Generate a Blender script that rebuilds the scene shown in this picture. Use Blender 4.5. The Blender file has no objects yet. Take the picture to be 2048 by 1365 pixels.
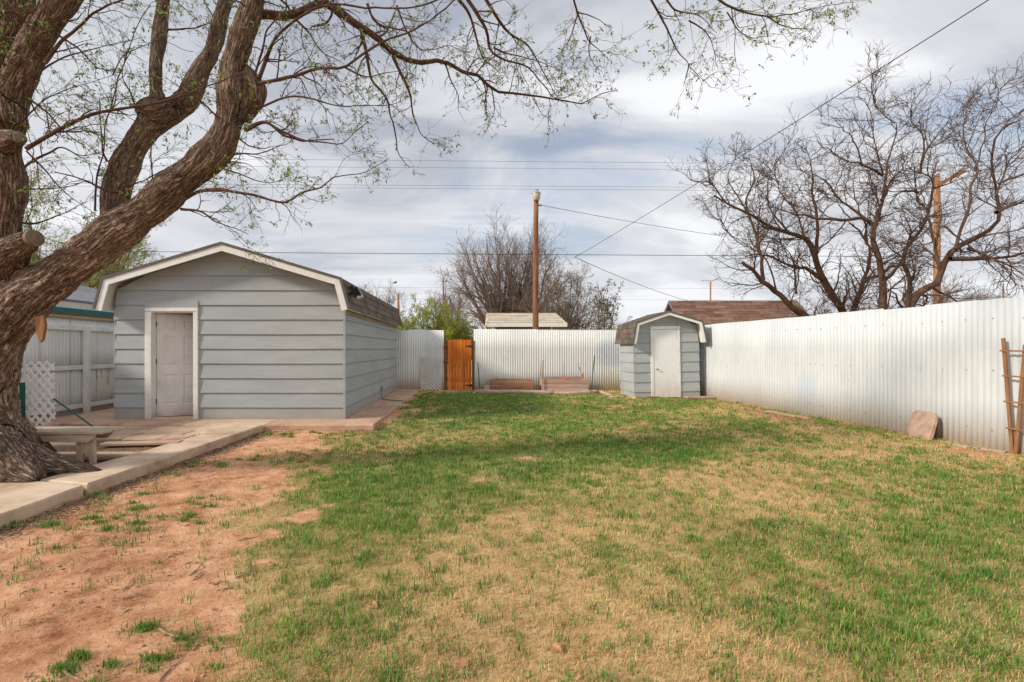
import bpy, math, random
import numpy as np
from mathutils import Vector, Matrix
PI = math.pi
rng = np.random.default_rng(7)
random.seed(7)
S = bpy.context.scene
COL = S.collection

# ------------------------------------------------------------------ camera, sky, sun
F = 925.0; CX = 940.0; HY = 698.0; CZ = 1.45        # photograph's geometry: focal length and vanishing point in pixels
cam = bpy.data.objects.new('camera', bpy.data.cameras.new('camera')); COL.objects.link(cam)
cam.location = (0, 0, CZ); cam.rotation_euler = (PI/2, 0, 0)
cam.data.sensor_width = 36; cam.data.lens = F/2048*36
cam.data.shift_x = (1024-CX)/2048; cam.data.shift_y = (HY-682.5)/2048
cam.data.clip_start = 0.05; cam.data.clip_end = 2000
S.camera = cam
S.view_settings.view_transform = 'Standard'; S.view_settings.look = 'None'
S.view_settings.exposure = 0.92; S.view_settings.gamma = 1; S.view_settings.use_curve_mapping = False

SUN_TRAVEL = Vector((0.80, 0.30, -0.50)).normalized()
elev = math.asin(-SUN_TRAVEL.z)
sd = bpy.data.lights.new('sun', 'SUN'); sd.energy = 2.1; sd.angle = math.radians(8.0); sd.color = (1.0, 0.91, 0.78)
sun = bpy.data.objects.new('sun', sd); COL.objects.link(sun)
sun.rotation_euler = SUN_TRAVEL.to_track_quat('-Z', 'Y').to_euler(); sun.location = (-20, -10, 20)

W = bpy.data.worlds.new('World'); S.world = W; W.use_nodes = True
nt = W.node_tree; nt.nodes.clear()
def N(t, k, **kw):
    n = t.nodes.new(k)
    for a, b in kw.items(): setattr(n, a, b)
    return n
def build_world():
    t = nt; L = t.links.new
    out = N(t, 'ShaderNodeOutputWorld'); mixs = N(t, 'ShaderNodeMixShader')
    bs = N(t, 'ShaderNodeBackground'); bc = N(t, 'ShaderNodeBackground')
    sky = N(t, 'ShaderNodeTexSky'); sky.sky_type = 'NISHITA'; sky.sun_disc = False
    sky.sun_elevation = elev; sky.sun_rotation = math.atan2(-SUN_TRAVEL.x, -SUN_TRAVEL.y)
    bs.inputs['Strength'].default_value = 0.09; L(sky.outputs[0], bs.inputs['Color'])
    tc = N(t, 'ShaderNodeTexCoord'); sp = N(t, 'ShaderNodeSeparateXYZ'); L(tc.outputs['Generated'], sp.inputs[0])
    def m(op, a, b=None, c=None, clamp=False):
        n = N(t, 'ShaderNodeMath', operation=op); n.use_clamp = clamp
        for i, v in enumerate((a, b, c)):
            if v is None: continue
            if isinstance(v, (int, float)): n.inputs[i].default_value = v
            else: L(v, n.inputs[i])
        return n.outputs[0]
    zc = m('ADD', m('MAXIMUM', sp.outputs[2], 0.0), 0.28)
    u = m('DIVIDE', sp.outputs[0], zc); v = m('DIVIDE', sp.outputs[1], zc)
    cb = N(t, 'ShaderNodeCombineXYZ'); L(u, cb.inputs[0]); L(v, cb.inputs[1])
    mp = N(t, 'ShaderNodeMapping'); mp.inputs['Rotation'].default_value = (0, 0, math.radians(-38)); mp.inputs['Scale'].default_value = (0.8, 1.5, 1)
    mp.inputs['Location'].default_value = (5.6, 2.9, 0)
    L(cb.outputs[0], mp.inputs[0])
    def noise(scale, det, rough, dist, vec):
        n = N(t, 'ShaderNodeTexNoise'); n.inputs['Scale'].default_value = scale; n.inputs['Detail'].default_value = det
        n.inputs['Roughness'].default_value = rough; n.inputs['Distortion'].default_value = dist; L(vec, n.inputs['Vector']); return n.outputs['Fac']
    n1 = noise(0.75, 7, 0.5, 0.35, mp.outputs[0])
    n2 = noise(1.7, 8, 0.52, 0.5, mp.outputs[0])
    n3 = noise(0.45, 3, 0.45, 0.0, cb.outputs[0])
    def ramp(fac, stops):
        r = N(t, 'ShaderNodeValToRGB'); r.color_ramp.interpolation = 'EASE'
        while len(r.color_ramp.elements) < len(stops): r.color_ramp.elements.new(0.5)
        for e, (p, c) in zip(r.color_ramp.elements, stops): e.position = p; e.color = (*c, 1) if len(c) == 3 else c
        L(fac, r.inputs[0]); return r.outputs[0]
    cov = m('ADD', m('ADD', m('MULTIPLY', n1, 0.68), m('MULTIPLY', n2, 0.32)), m('MULTIPLY', m('POWER', m('SUBTRACT', 1.0, m('MAXIMUM', sp.outputs[2], 0.0)), 6.0), 0.14))
    mask = ramp(cov, [(0.37, (0.58, 0.58, 0.58)), (0.46, (1, 1, 1))])
    ccol = ramp(m('ADD', m('MULTIPLY', n2, 0.55), m('MULTIPLY', n3, 0.45)), [(0.40, (0.23, 0.245, 0.285)), (0.49, (0.36, 0.37, 0.395)), (0.59, (0.52, 0.523, 0.54))])
    # paler towards the horizon
    hz = m('POWER', m('SUBTRACT', 1.0, m('MAXIMUM', sp.outputs[2], 0.0)), 3.2)
    mx = N(t, 'ShaderNodeMix', data_type='RGBA'); L(m('MULTIPLY', hz, 0.55), mx.inputs[0]); L(ccol, mx.inputs[6]); mx.inputs[7].default_value = (0.46, 0.475, 0.495, 1)
    L(mx.outputs[2], bc.inputs['Color']); bc.inputs['Strength'].default_value = 1.0
    L(mask, mixs.inputs[0]); L(bs.outputs[0], mixs.inputs[1]); L(bc.outputs[0], mixs.inputs[2]); L(mixs.outputs[0], out.inputs[0])
build_world()

# ------------------------------------------------------------------ numpy noise
_perm = rng.random((64, 64, 64)).astype(np.float32)
def vn3(p):
    p = np.asarray(p, dtype=np.float64); i = np.floor(p).astype(int); f = p - i; f = f*f*(3-2*f); i &= 63; j = (i+1) & 63
    g = lambda a, b, c: _perm[a, b, c]
    x0, y0, z0 = i[..., 0], i[..., 1], i[..., 2]; x1, y1, z1 = j[..., 0], j[..., 1], j[..., 2]
    fx, fy, fz = f[..., 0], f[..., 1], f[..., 2]
    a = g(x0, y0, z0)*(1-fx)+g(x1, y0, z0)*fx; b = g(x0, y1, z0)*(1-fx)+g(x1, y1, z0)*fx
    c = g(x0, y0, z1)*(1-fx)+g(x1, y0, z1)*fx; d = g(x0, y1, z1)*(1-fx)+g(x1, y1, z1)*fx
    return (a*(1-fy)+b*fy)*(1-fz)+(c*(1-fy)+d*fy)*fz
def fbm2(x, y, s, o=3, seed=0.0):
    x = np.asarray(x, dtype=np.float64); y = np.asarray(y, dtype=np.float64); r = 0; a = 1; t = 0
    for k in range(o):
        r = r + a*vn3(np.stack([x*s+seed*7.3+k*11.7, y*s+seed*3.1+k*5.3, np.full_like(x, seed*1.7+k*3.33+0.5)], -1)); t += a; a *= .5; s *= 2.1
    return r/t
def sst(a, b, x):
    t = np.clip((np.asarray(x, dtype=np.float64)-a)/(b-a), 0, 1); return t*t*(3-2*t)
def gh(x, y):
    x = np.asarray(x, dtype=np.float64); y = np.asarray(y, dtype=np.float64)
    z = .03+.07*np.maximum(sst(-1, 5, x), sst(7, 12, y))
    z = np.where(x < -4.0, np.maximum(z, .03+.06*sst(-4.0, -4.6, x)), z)
    z = z+(fbm2(x, y, 1.1, 3, 2)-.5)*.03*sst(-4.6, -3.0, x)+(fbm2(x, y, 7, 2, 3)-.5)*.012
    return z
def P(px, py, Y): return Vector(((px-CX)/F*Y, Y, CZ-(py-HY)/F*Y))
def XZ(px, py, Y): v = P(px, py, Y); return v.x, v.z

# ------------------------------------------------------------------ object helpers
def tag(o, label=None, cat=None, group=None, kind=None):
    if label: o['label'] = label
    if cat: o['category'] = cat
    if group: o['group'] = group
    if kind: o['kind'] = kind
    return o
def link(o, parent=None):
    COL.objects.link(o)
    if parent is not None: o.parent = parent
    return o
def thing(name, loc, label, cat, group=None):
    o = bpy.data.objects.new(name, None); o.location = loc; o.empty_display_size = .1; link(o); return tag(o, label, cat, group)
def fill(me, V, Fc, smooth=False):
    me.from_pydata([tuple(v) for v in V], [], [tuple(f) for f in Fc]); me.update()
    if smooth: me.polygons.foreach_set('use_smooth', np.ones(len(me.polygons), bool))
class MB:
    """collects shapes in world coordinates; build() makes ONE mesh object, stored relative to its parent"""
    def __init__(s): s.v = []; s.f = []
    def add(s, V, Fc):
        n = len(s.v); s.v += [Vector(v) for v in V]; s.f += [tuple(i+n for i in f) for f in Fc]; return s
    def box(s, a, b, M=None):
        x0, y0, z0 = a; x1, y1, z1 = b
        V = [(x0,y0,z0),(x1,y0,z0),(x1,y1,z0),(x0,y1,z0),(x0,y0,z1),(x1,y0,z1),(x1,y1,z1),(x0,y1,z1)]
        if M is not None: V = [M @ Vector(v) for v in V]
        return s.add(V, [(0,3,2,1),(4,5,6,7),(0,1,5,4),(1,2,6,5),(2,3,7,6),(3,0,4,7)])
    def cbox(s, a, b, ch, M=None):
        """box with its vertical and top edges chamfered"""
        x0, y0, z0 = a; x1, y1, z1 = b; c = min(ch, (x1-x0)*.45, (y1-y0)*.45, (z1-z0)*.45)
        def ring(z, i): return [(x0+i+c,y0+i,z),(x1-i-c,y0+i,z),(x1-i,y0+i+c,z),(x1-i,y1-i-c,z),(x1-i-c,y1-i,z),(x0+i+c,y1-i,z),(x0+i,y1-i-c,z),(x0+i,y0+i+c,z)]
        R = ring(z0, c*.5)+ring(z0+c*.5, 0)+ring(z1-c, 0)+ring(z1, c)
        if M is not None: R = [M @ Vector(v) for v in R]
        Fc = [tuple(reversed(range(8))), tuple(range(24, 32))]
        for k in range(3):
            for i in range(8): j = (i+1) % 8; Fc.append((k*8+i, k*8+j, k*8+8+j, k*8+8+i))
        return s.add(R, Fc)
    def prism(s, pts, d, thick):
        """polygon pts (3D, planar) extruded along d by thick"""
        n = len(pts); d = Vector(d)*thick; V = [Vector(p) for p in pts]+[Vector(p)+d for p in pts]
        Fc = [tuple(range(n)), tuple(reversed(range(n, 2*n)))]+[(i, n+i, n+(i+1) % n, (i+1) % n) for i in range(n)]
        return s.add(V, Fc)
    def tube(s, pts, r, n=8, cap=True):
        pts = [Vector(p) for p in pts]; m = len(pts)
        if not hasattr(r, '__len__'): r = [r]*m
        up = None; rings = []
        for i, p in enumerate(pts):
            t = (pts[min(i+1, m-1)]-pts[max(i-1, 0)]).normalized()
            if up is None: up = Vector((0,0,1)) if abs(t.z) < .9 else Vector((1,0,0))
            a = t.cross(up).normalized(); b = a.cross(t).normalized(); up = b
            rings.append([p+(a*math.cos(2*PI*k/n)+b*math.sin(2*PI*k/n))*r[i] for k in range(n)])
        V = [v for R in rings for v in R]; Fc = []
        for i in range(m-1):
            for k in range(n): Fc.append((i*n+k, i*n+(k+1) % n, (i+1)*n+(k+1) % n, (i+1)*n+k))
        if cap: Fc += [tuple(reversed(range(n))), tuple(range((m-1)*n, m*n))]
        return s.add(V, Fc)
    def lathe(s, prof, c, n=16, axis='z'):
        V = []; Fc = []
        for (r, z) in prof:
            for k in range(n): V.append(Vector(c)+Vector((r*math.cos(2*PI*k/n), r*math.sin(2*PI*k/n), z)))
        for i in range(len(prof)-1):
            for k in range(n): Fc.append((i*n+k, i*n+(k+1) % n, (i+1)*n+(k+1) % n, (i+1)*n+k))
        Fc += [tuple(reversed(range(n))), tuple(range((len(prof)-1)*n, len(prof)*n))]
        return s.add(V, Fc)
    def build(s, name, mat, parent=None, smooth=False, origin=None):
        o0 = Vector(parent.location) if parent is not None and origin is None else Vector(origin or (0,0,0))
        if parent is not None and parent.parent is not None: o0 = Vector(parent.parent.location)+Vector(parent.location)
        me = bpy.data.meshes.new(name); fill(me, [v-o0 for v in s.v], s.f, smooth)
        o = bpy.data.objects.new(name, me); me.materials.append(mat); link(o, parent)
        if origin is not None: o.location = origin if parent is None else Vector(origin)-Vector(parent.location)
        return o
def npmesh(name, V, Q, mat, parent=None, smooth=False, k=4, attrs=None):
    """fast mesh from numpy: V (n,3), Q (m,k)"""
    V = np.asarray(V, dtype=np.float32); Q = np.asarray(Q, dtype=np.int32)
    if parent is not None: V = V-np.array(parent.location, dtype=np.float32)
    me = bpy.data.meshes.new(name); me.vertices.add(len(V)); me.vertices.foreach_set('co', V.ravel())
    me.loops.add(Q.size); me.loops.foreach_set('vertex_index', Q.ravel())
    me.polygons.add(len(Q)); me.polygons.foreach_set('loop_start', np.arange(0, Q.size, k, dtype=np.int32))
    me.update(calc_edges=True)
    if smooth: me.polygons.foreach_set('use_smooth', np.ones(len(Q), bool))
    for nm, (ty, arr) in (attrs or {}).items():
        a = me.attributes.new(nm, ty, 'POINT'); key = {'FLOAT': 'value', 'FLOAT_COLOR': 'color', 'FLOAT_VECTOR': 'vector'}[ty]
        a.data.foreach_set(key, np.asarray(arr, dtype=np.float32).ravel())
    me.materials.append(mat); o = bpy.data.objects.new(name, me); return link(o, parent)

# ------------------------------------------------------------------ materials
def mat_base(name):
    m = bpy.data.materials.new(name); m.use_nodes = True; t = m.node_tree; b = t.nodes['Principled BSDF']; return m, t, b
def tnoise(t, vec, scale, det=4, rough=.55, dist=0):
    n = N(t, 'ShaderNodeTexNoise'); n.inputs['Scale'].default_value = scale; n.inputs['Detail'].default_value = det
    n.inputs['Roughness'].default_value = rough; n.inputs['Distortion'].default_value = dist; t.links.new(vec, n.inputs['Vector']); return n.outputs['Fac']
def tmap(t, vec, sc, rot=(0,0,0)):
    n = N(t, 'ShaderNodeMapping'); n.inputs['Scale'].default_value = sc; n.inputs['Rotation'].default_value = rot; t.links.new(vec, n.inputs[0]); return n.outputs[0]
def tramp(t, fac, stops):
    r = N(t, 'ShaderNodeValToRGB')
    while len(r.color_ramp.elements) < len(stops): r.color_ramp.elements.new(.5)
    for e, (p, c) in zip(r.color_ramp.elements, stops): e.position = p; e.color = (*c, 1) if hasattr(c, '__len__') else (c, c, c, 1)
    t.links.new(fac, r.inputs[0]); return r.outputs[0]
def tmix(t, fac, a, b, mode='MIX'):
    n = N(t, 'ShaderNodeMix', data_type='RGBA', blend_type=mode)
    for i, v in ((0, fac), (6, a), (7, b)):
        if isinstance(v, (int, float)): n.inputs[i].default_value = v
        elif isinstance(v, tuple): n.inputs[i].default_value = (*v, 1)
        else: t.links.new(v, n.inputs[i])
    return n.outputs[2]
def tm(t, op, a, b=None, c=None, clamp=False):
    n = N(t, 'ShaderNodeMath', operation=op); n.use_clamp = clamp
    for i, v in enumerate((a, b, c)):
        if v is None: continue
        if isinstance(v, (int, float)): n.inputs[i].default_value = v
        else: t.links.new(v, n.inputs[i])
    return n.outputs[0]
def tbump(t, b, h, strength, dist=.01):
    n = N(t, 'ShaderNodeBump'); n.inputs['Strength'].default_value = strength; n.inputs['Distance'].default_value = dist
    t.links.new(h, n.inputs['Height']); t.links.new(n.outputs[0], b.inputs['Normal'])
def pos(t): return N(t, 'ShaderNodeNewGeometry').outputs['Position']
def pmat(name, stops, sc=(1,1,1), scale=5, det=6, rough=.8, bump=.3, bscale=30, bsc=None, bdist=.006, dirt=None, rnd=0.0, spec=.3, metal=0):
    """generic weathered surface: colour ramp over stretched noise + fine relief; dirt=(colour, z height, amount) stains near the ground; rnd varies it piece by piece"""
    m, t, b = mat_base(name); p = pos(t)
    n1 = tnoise(t, tmap(t, p, sc), scale, det, .6)
    n2 = tnoise(t, tmap(t, p, sc), scale*6, 3, .6)
    fac = tm(t, 'ADD', tm(t, 'MULTIPLY', n1, .7), tm(t, 'MULTIPLY', n2, .3))
    if rnd:
        oi = N(t, 'ShaderNodeObjectInfo'); fac = tm(t, 'ADD', fac, tm(t, 'MULTIPLY', tm(t, 'SUBTRACT', oi.outputs['Random'], .5), rnd))
    col = tramp(t, fac, stops)
    if dirt:
        dc, dz, am = dirt; s = N(t, 'ShaderNodeSeparateXYZ'); t.links.new(p, s.inputs[0])
        g = tm(t, 'SUBTRACT', 1.0, tm(t, 'DIVIDE', tm(t, 'SUBTRACT', s.outputs[2], .1), dz), clamp=True)
        g = tm(t, 'MULTIPLY', tm(t, 'POWER', g, 1.6), tm(t, 'MULTIPLY', tnoise(t, tmap(t, p, (1, 1, .35)), 6, 5), am*1.8), clamp=True)
        col = tmix(t, g, col, dc)
    t.links.new(col, b.inputs['Base Color']); b.inputs['Roughness'].default_value = rough
    b.inputs['Specular IOR Level'].default_value = spec; b.inputs['Metallic'].default_value = metal
    tbump(t, b, tnoise(t, tmap(t, p, bsc or sc), bscale, 5, .65), bump, bdist)
    return m
M = {}
M['concrete'] = pmat('concrete', [(.3, (.30,.195,.125)), (.44, (.50,.36,.25)), (.54, (.60,.455,.33)), (.68, (.68,.55,.42))], scale=1.6, rough=.9, bump=.35, bscale=60, det=9)
M['concrete_red'] = pmat('stained_concrete', [(.3, (.32,.18,.115)), (.5, (.50,.32,.22)), (.68, (.58,.42,.31))], scale=1.4, rough=.9, bump=.35, bscale=60, det=9)
M['paver'] = pmat('paver_stone', [(.3, (.36,.23,.155)), (.5, (.54,.39,.275)), (.7, (.63,.49,.36))], scale=2.4, rough=.92, bump=.4, bscale=50, rnd=.25, det=9)
M['block'] = pmat('pink_block', [(.3, (.28,.17,.12)), (.5, (.44,.29,.22)), (.7, (.56,.42,.33))], scale=9, rough=.95, bump=.9, bscale=45, det=9, bdist=.012)
M['siding'] = pmat('grey_siding', [(.3, (.32,.345,.35)), (.55, (.375,.40,.405)), (.75, (.44,.46,.46))], sc=(.5,.5,2.5), scale=2.0, rough=.62, bump=.22, bscale=40, bsc=(1,1,9), dirt=((.36,.29,.22), .35, .55), rnd=.12)
M['siding_base'] = pmat('grey_base_board', [(.3, (.29,.30,.30)), (.6, (.37,.38,.37)), (.75, (.43,.43,.41))], sc=(.5,.5,2), scale=3, rough=.75, bump=.3, bscale=60, dirt=((.36,.26,.19), .25, .7))
M['trim'] = pmat('white_trim', [(.3, (.66,.63,.58)), (.5, (.77,.755,.72)), (.7, (.8,.79,.77))], sc=(1,1,1), scale=5, rough=.6, bump=.25, bscale=40, dirt=((.40,.25,.16), .55, .6))
M['door'] = pmat('worn_door_paint', [(.3, (.56,.52,.50)), (.5, (.70,.66,.65)), (.7, (.76,.74,.74))], scale=3, rough=.5, bump=.1, bscale=40, dirt=((.35,.20,.13), .4, .8))
M['door_white'] = pmat('white_door_paint', [(.3, (.70,.71,.71)), (.5, (.77,.78,.785)), (.7, (.8,.8,.8))], scale=3, rough=.5, bump=.1, bscale=40, dirt=((.55,.43,.31), .75, .75))
M['shingle'] = pmat('brown_shingle', [(.3, (.085,.062,.048)), (.5, (.135,.105,.083)), (.7, (.19,.155,.125))], scale=12, rough=.95, bump=.8, bscale=180, rnd=.3)
M['shingle_edge'] = pmat('drip_edge', [(.3, (.085,.08,.075)), (.7, (.15,.14,.13))], scale=12, rough=.8, bump=.3, bscale=100)
M['inside'] = pmat('bare_inner_wood', [(.3, (.10,.08,.06)), (.7, (.2,.15,.1))], scale=5, rough=.9, bump=.2)
def fence_mat(name, patches, tint=(1, 1, 1)):
    m, t, b = mat_base(name); p = pos(t); s = N(t, 'ShaderNodeSeparateXYZ'); t.links.new(p, s.inputs[0])
    n1 = tnoise(t, tmap(t, p, (1, 1, .5)), 1.1, 5, .55); n2 = tnoise(t, tmap(t, p, (6, 6, .6)), 2.5, 5, .6)
    col = tramp(t, tm(t, 'ADD', tm(t, 'MULTIPLY', n1, .6), tm(t, 'MULTIPLY', n2, .4)), [(.3, tuple(a*b for a, b in zip((.48,.505,.52), tint))), (.5, tuple(a*b for a, b in zip((.565,.595,.61), tint))), (.7, tuple(a*b for a, b in zip((.64,.665,.675), tint)))])
    for (c, r, cc) in patches:
        # an old paint patch: soft rounded box, its edge broken by noise
        a = [tm(t, 'POWER', tm(t, 'ABSOLUTE', tm(t, 'DIVIDE', tm(t, 'SUBTRACT', s.outputs[k], c[k]), r[k])), 4.0) for k in range(3)]
        d = tm(t, 'ADD', tm(t, 'ADD', a[0], a[1]), a[2])
        d = tm(t, 'SUBTRACT', tm(t, 'ADD', 1.25, tm(t, 'MULTIPLY', n2, .8)), d)
        col = tmix(t, tm(t, 'MULTIPLY', tm(t, 'MULTIPLY', d, .8, clamp=True), .8), col, cc)
    g = tm(t, 'SUBTRACT', 1.0, tm(t, 'DIVIDE', tm(t, 'SUBTRACT', s.outputs[2], .08), .55), clamp=True)
    g = tm(t, 'MULTIPLY', tm(t, 'POWER', g, 1.8), tm(t, 'MULTIPLY', n2, 1.5), clamp=True)
    col = tmix(t, g, col, (.56, .44, .33))
    rs = tm(t, 'GREATER_THAN', tnoise(t, tmap(t, p, (1, 1, .4)), 14, 3, .6), .735)
    col = tmix(t, tm(t, 'MULTIPLY', rs, .75), col, (.24, .19, .16))
    t.links.new(col, b.inputs['Base Color']); b.inputs['Roughness'].default_value = .55; b.inputs['Specular IOR Level'].default_value = .3
    tbump(t, b, tnoise(t, p, 25, 4), .12, .004); return m
M['fence_back'] = fence_mat('white_corrugated_paint', [((4.9, 15.2, 1.30), (.75, 1.5, .42), (.53,.585,.65))], (1.27, 1.22, 1.15))  # brighter warm tint puts sunlight into the back fence's paint colour
M['fence_right'] = fence_mat('white_corrugated_paint_side', [((6.75, 9.35, .55), (1.0, .22, .36), (.50,.555,.63))])
def rusty_mat():
    m, t, b = mat_base('rusty_corrugated_paint'); p = pos(t); s = N(t, 'ShaderNodeSeparateXYZ'); t.links.new(p, s.inputs[0])
    n1 = tnoise(t, tmap(t, p, (1, 1, .5)), 1.3, 5); col = tramp(t, n1, [(.3, (.66,.68,.68)), (.6, (.78,.79,.78)), (.8, (.8,.8,.8))])
    r = tnoise(t, tmap(t, p, (1, 9, 1.1)), 1.0, 6, .6)
    low = tm(t, 'LESS_THAN', s.outputs[2], .99); far = tm(t, 'MULTIPLY', tm(t, 'SUBTRACT', s.outputs[1], 9.6), 1.4, clamp=True)
    msk = tm(t, 'MULTIPLY', tramp(t, r, [(.54, 0.0), (.66, 1.0)]), tm(t, 'MULTIPLY', low, far))
    col = tmix(t, tm(t, 'MULTIPLY', tm(t, 'MULTIPLY', low, far), .35), col, (.55, .46, .34))
    col = tmix(t, msk, col, (.20, .11, .06)); t.links.new(col, b.inputs['Base Color']); b.inputs['Roughness'].default_value = .65; return m
M['fence_left'] = rusty_mat()
M['white_wood'] = pmat('white_painted_wood', [(.3, (.58,.55,.50)), (.5, (.74,.73,.71)), (.7, (.79,.79,.78))], scale=4, rough=.7, bump=.3, bscale=40)
M['lattice'] = pmat('white_vinyl_lattice', [(.3, (.66,.60,.56)), (.6, (.76,.73,.70))], scale=4, rough=.5, bump=.05)
M['tan_wood'] = pmat('bare_tan_board', [(.3, (.28,.19,.12)), (.6, (.45,.34,.24))], sc=(1,.3,4), scale=5, rough=.85, bump=.3)
M['gate'] = pmat('orange_stained_picket', [(.22, (.20,.05,.008)), (.38, (.52,.125,.014)), (.6, (.76,.20,.022)), (.8, (.80,.26,.035))], sc=(9,9,1.2), scale=1.6, det=8, rough=.6, bump=.35, bscale=12, rnd=.22)
M['gate_post'] = pmat('brown_post', [(.3, (.10,.045,.018)), (.6, (.24,.11,.04)), (.8, (.34,.16,.07))], sc=(5,5,.8), scale=2.5, rough=.8, bump=.4)
M['black_iron'] = pmat('black_iron', [(.3, (.02,.02,.022)), (.7, (.05,.05,.05))], scale=20, rough=.5, bump=.1)
M['bed_wood'] = pmat('weathered_bed_board', [(.25, (.17,.08,.045)), (.5, (.38,.205,.125)), (.75, (.50,.32,.22))], sc=(.6,4,7), scale=4, det=8, rough=.9, bump=.6, bscale=12, rnd=.3)
M['bed_wood_grey'] = pmat('greyed_bed_board', [(.25, (.27,.16,.125)), (.5, (.46,.31,.25)), (.75, (.56,.43,.36))], sc=(.6,4,7), scale=4, det=8, rough=.9, bump=.5, bscale=12, rnd=.2)
M['log'] = pmat('bleached_timber', [(.25, (.22,.13,.09)), (.5, (.44,.32,.25)), (.75, (.56,.44,.36))], sc=(1,5,5), scale=4, det=7, rough=.9, bump=.5, bscale=14)
M['bench'] = pmat('greyed_bench_wood', [(.25, (.24,.17,.12)), (.5, (.46,.36,.27)), (.75, (.60,.49,.39))], sc=(.8,6,6), scale=5, det=8, rough=.9, bump=.6, bscale=14)
M['bench_leg'] = pmat('greyed_leg_wood', [(.25, (.24,.17,.12)), (.5, (.46,.34,.25)), (.75, (.58,.46,.36))], sc=(6,6,.8), scale=5, det=8, rough=.9, bump=.6, bscale=14)
M['trellis'] = pmat('reddish_trellis_wood', [(.3, (.15,.065,.028)), (.5, (.27,.13,.06)), (.75, (.36,.2,.11))], sc=(5,5,1), scale=4, det=6, rough=.8, bump=.3)
M['stake'] = pmat('green_stake', [(.3, (.008,.06,.045)), (.7, (.015,.11,.075))], scale=9, rough=.5, bump=.1)
M['stick'] = pmat('dry_stick', [(.3, (.22,.13,.08)), (.6, (.42,.29,.19)), (.8, (.55,.42,.30))], scale=16, rough=.9, bump=.5)
M['clay'] = pmat('orange_clay', [(.3, (.42,.11,.045)), (.7, (.58,.18,.08))], scale=12, rough=.8, bump=.2)
M['pole'] = pmat('creosote_pole', [(.25, (.10,.04,.018)), (.5, (.24,.105,.05)), (.75, (.38,.20,.11))], sc=(7,7,.5), scale=2.2, det=8, rough=.85, bump=.5, bscale=9, bdist=.02)
M['pole_light'] = pmat('orange_pole', [(.25, (.18,.085,.04)), (.5, (.32,.165,.085)), (.75, (.40,.24,.14))], sc=(7,7,.4), scale=2.0, rough=.85, bump=.4)
M['lamp_metal'] = pmat('lamp_metal', [(.3, (.36,.35,.32)), (.7, (.5,.49,.45))], scale=9, rough=.4, bump=.05, metal=.5)
M['lamp_lens'] = pmat('lamp_lens', [(.3, (.40,.35,.28)), (.7, (.56,.50,.42))], sc=(9,9,1), scale=9, rough=.35, bump=.1)
M['wire'] = pmat('black_cable', [(.3, (.012,.01,.014)), (.7, (.03,.025,.03))], scale=5, rough=.6, bump=0)
M['thin_wire'] = pmat('grey_cable', [(.3, (.10,.10,.12)), (.7, (.14,.14,.16))], scale=5, rough=.6, bump=0)
M['conduit'] = pmat('grey_conduit', [(.3, (.16,.18,.19)), (.7, (.25,.27,.28))], scale=12, rough=.5, bump=.1, metal=.4)
M['black_plastic'] = pmat('black_plastic', [(.3, (.012,.01,.01)), (.7, (.025,.02,.02))], scale=12, rough=.3, bump=.02)
M['clear_plastic'] = pmat('clouded_lens', [(.3, (.55,.5,.46)), (.7, (.68,.64,.6))], scale=20, rough=.25, bump=.1)
M['brass'] = pmat('brass_knob', [(.3, (.30,.22,.13)), (.7, (.45,.36,.24))], scale=20, rough=.3, bump=0, metal=.8)
M['tan_roof'] = pmat('tan_roof_shingle', [(.3, (.38,.32,.235)), (.5, (.50,.43,.33)), (.7, (.56,.49,.39))], sc=(1,1,1), scale=3, rough=.95, bump=.4, bscale=60, rnd=.25)
M['brown_roof'] = pmat('brown_roof_shingle', [(.3, (.12,.065,.045)), (.5, (.185,.105,.075)), (.7, (.25,.15,.11))], sc=(1,1,1), scale=3.5, rough=.95, bump=.5, bscale=40, rnd=.35)
M['grey_roof'] = pmat('grey_roof_shingle', [(.3, (.10,.11,.13)), (.5, (.17,.18,.20)), (.7, (.24,.25,.27))], scale=6, rough=.95, bump=.5, bscale=60, rnd=.4)
M['teal'] = pmat('teal_trim', [(.3, (.008,.11,.12)), (.7, (.015,.16,.17))], scale=5, rough=.6, bump=.1)
M['olive_wall'] = pmat('tan_wall', [(.3, (.16,.11,.05)), (.7, (.25,.18,.09))], sc=(6,6,1), scale=3, rough=.9, bump=.2)
M['cream_wall'] = pmat('cream_wall', [(.3, (.42,.35,.22)), (.7, (.55,.47,.32))], scale=3, rough=.9, bump=.2)
M['glass'] = pmat('dark_pane', [(.3, (.03,.035,.04)), (.7, (.06,.065,.07))], scale=2, rough=.1, bump=0, spec=.6)
M['dark_plank'] = pmat('charred_plank', [(.3, (.07,.05,.038)), (.6, (.16,.115,.085))], sc=(1,5,5), scale=4, rough=.9, bump=.5)
M['debris'] = pmat('dry_litter', [(.3, (.13,.075,.045)), (.5, (.26,.17,.10)), (.75, (.40,.29,.19))], scale=14, rough=.95, bump=.6, rnd=.2)
M['bird'] = pmat('grey_feathers', [(.3, (.08,.08,.09)), (.7, (.2,.2,.21))], scale=30, rough=.8, bump=.1)
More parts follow.
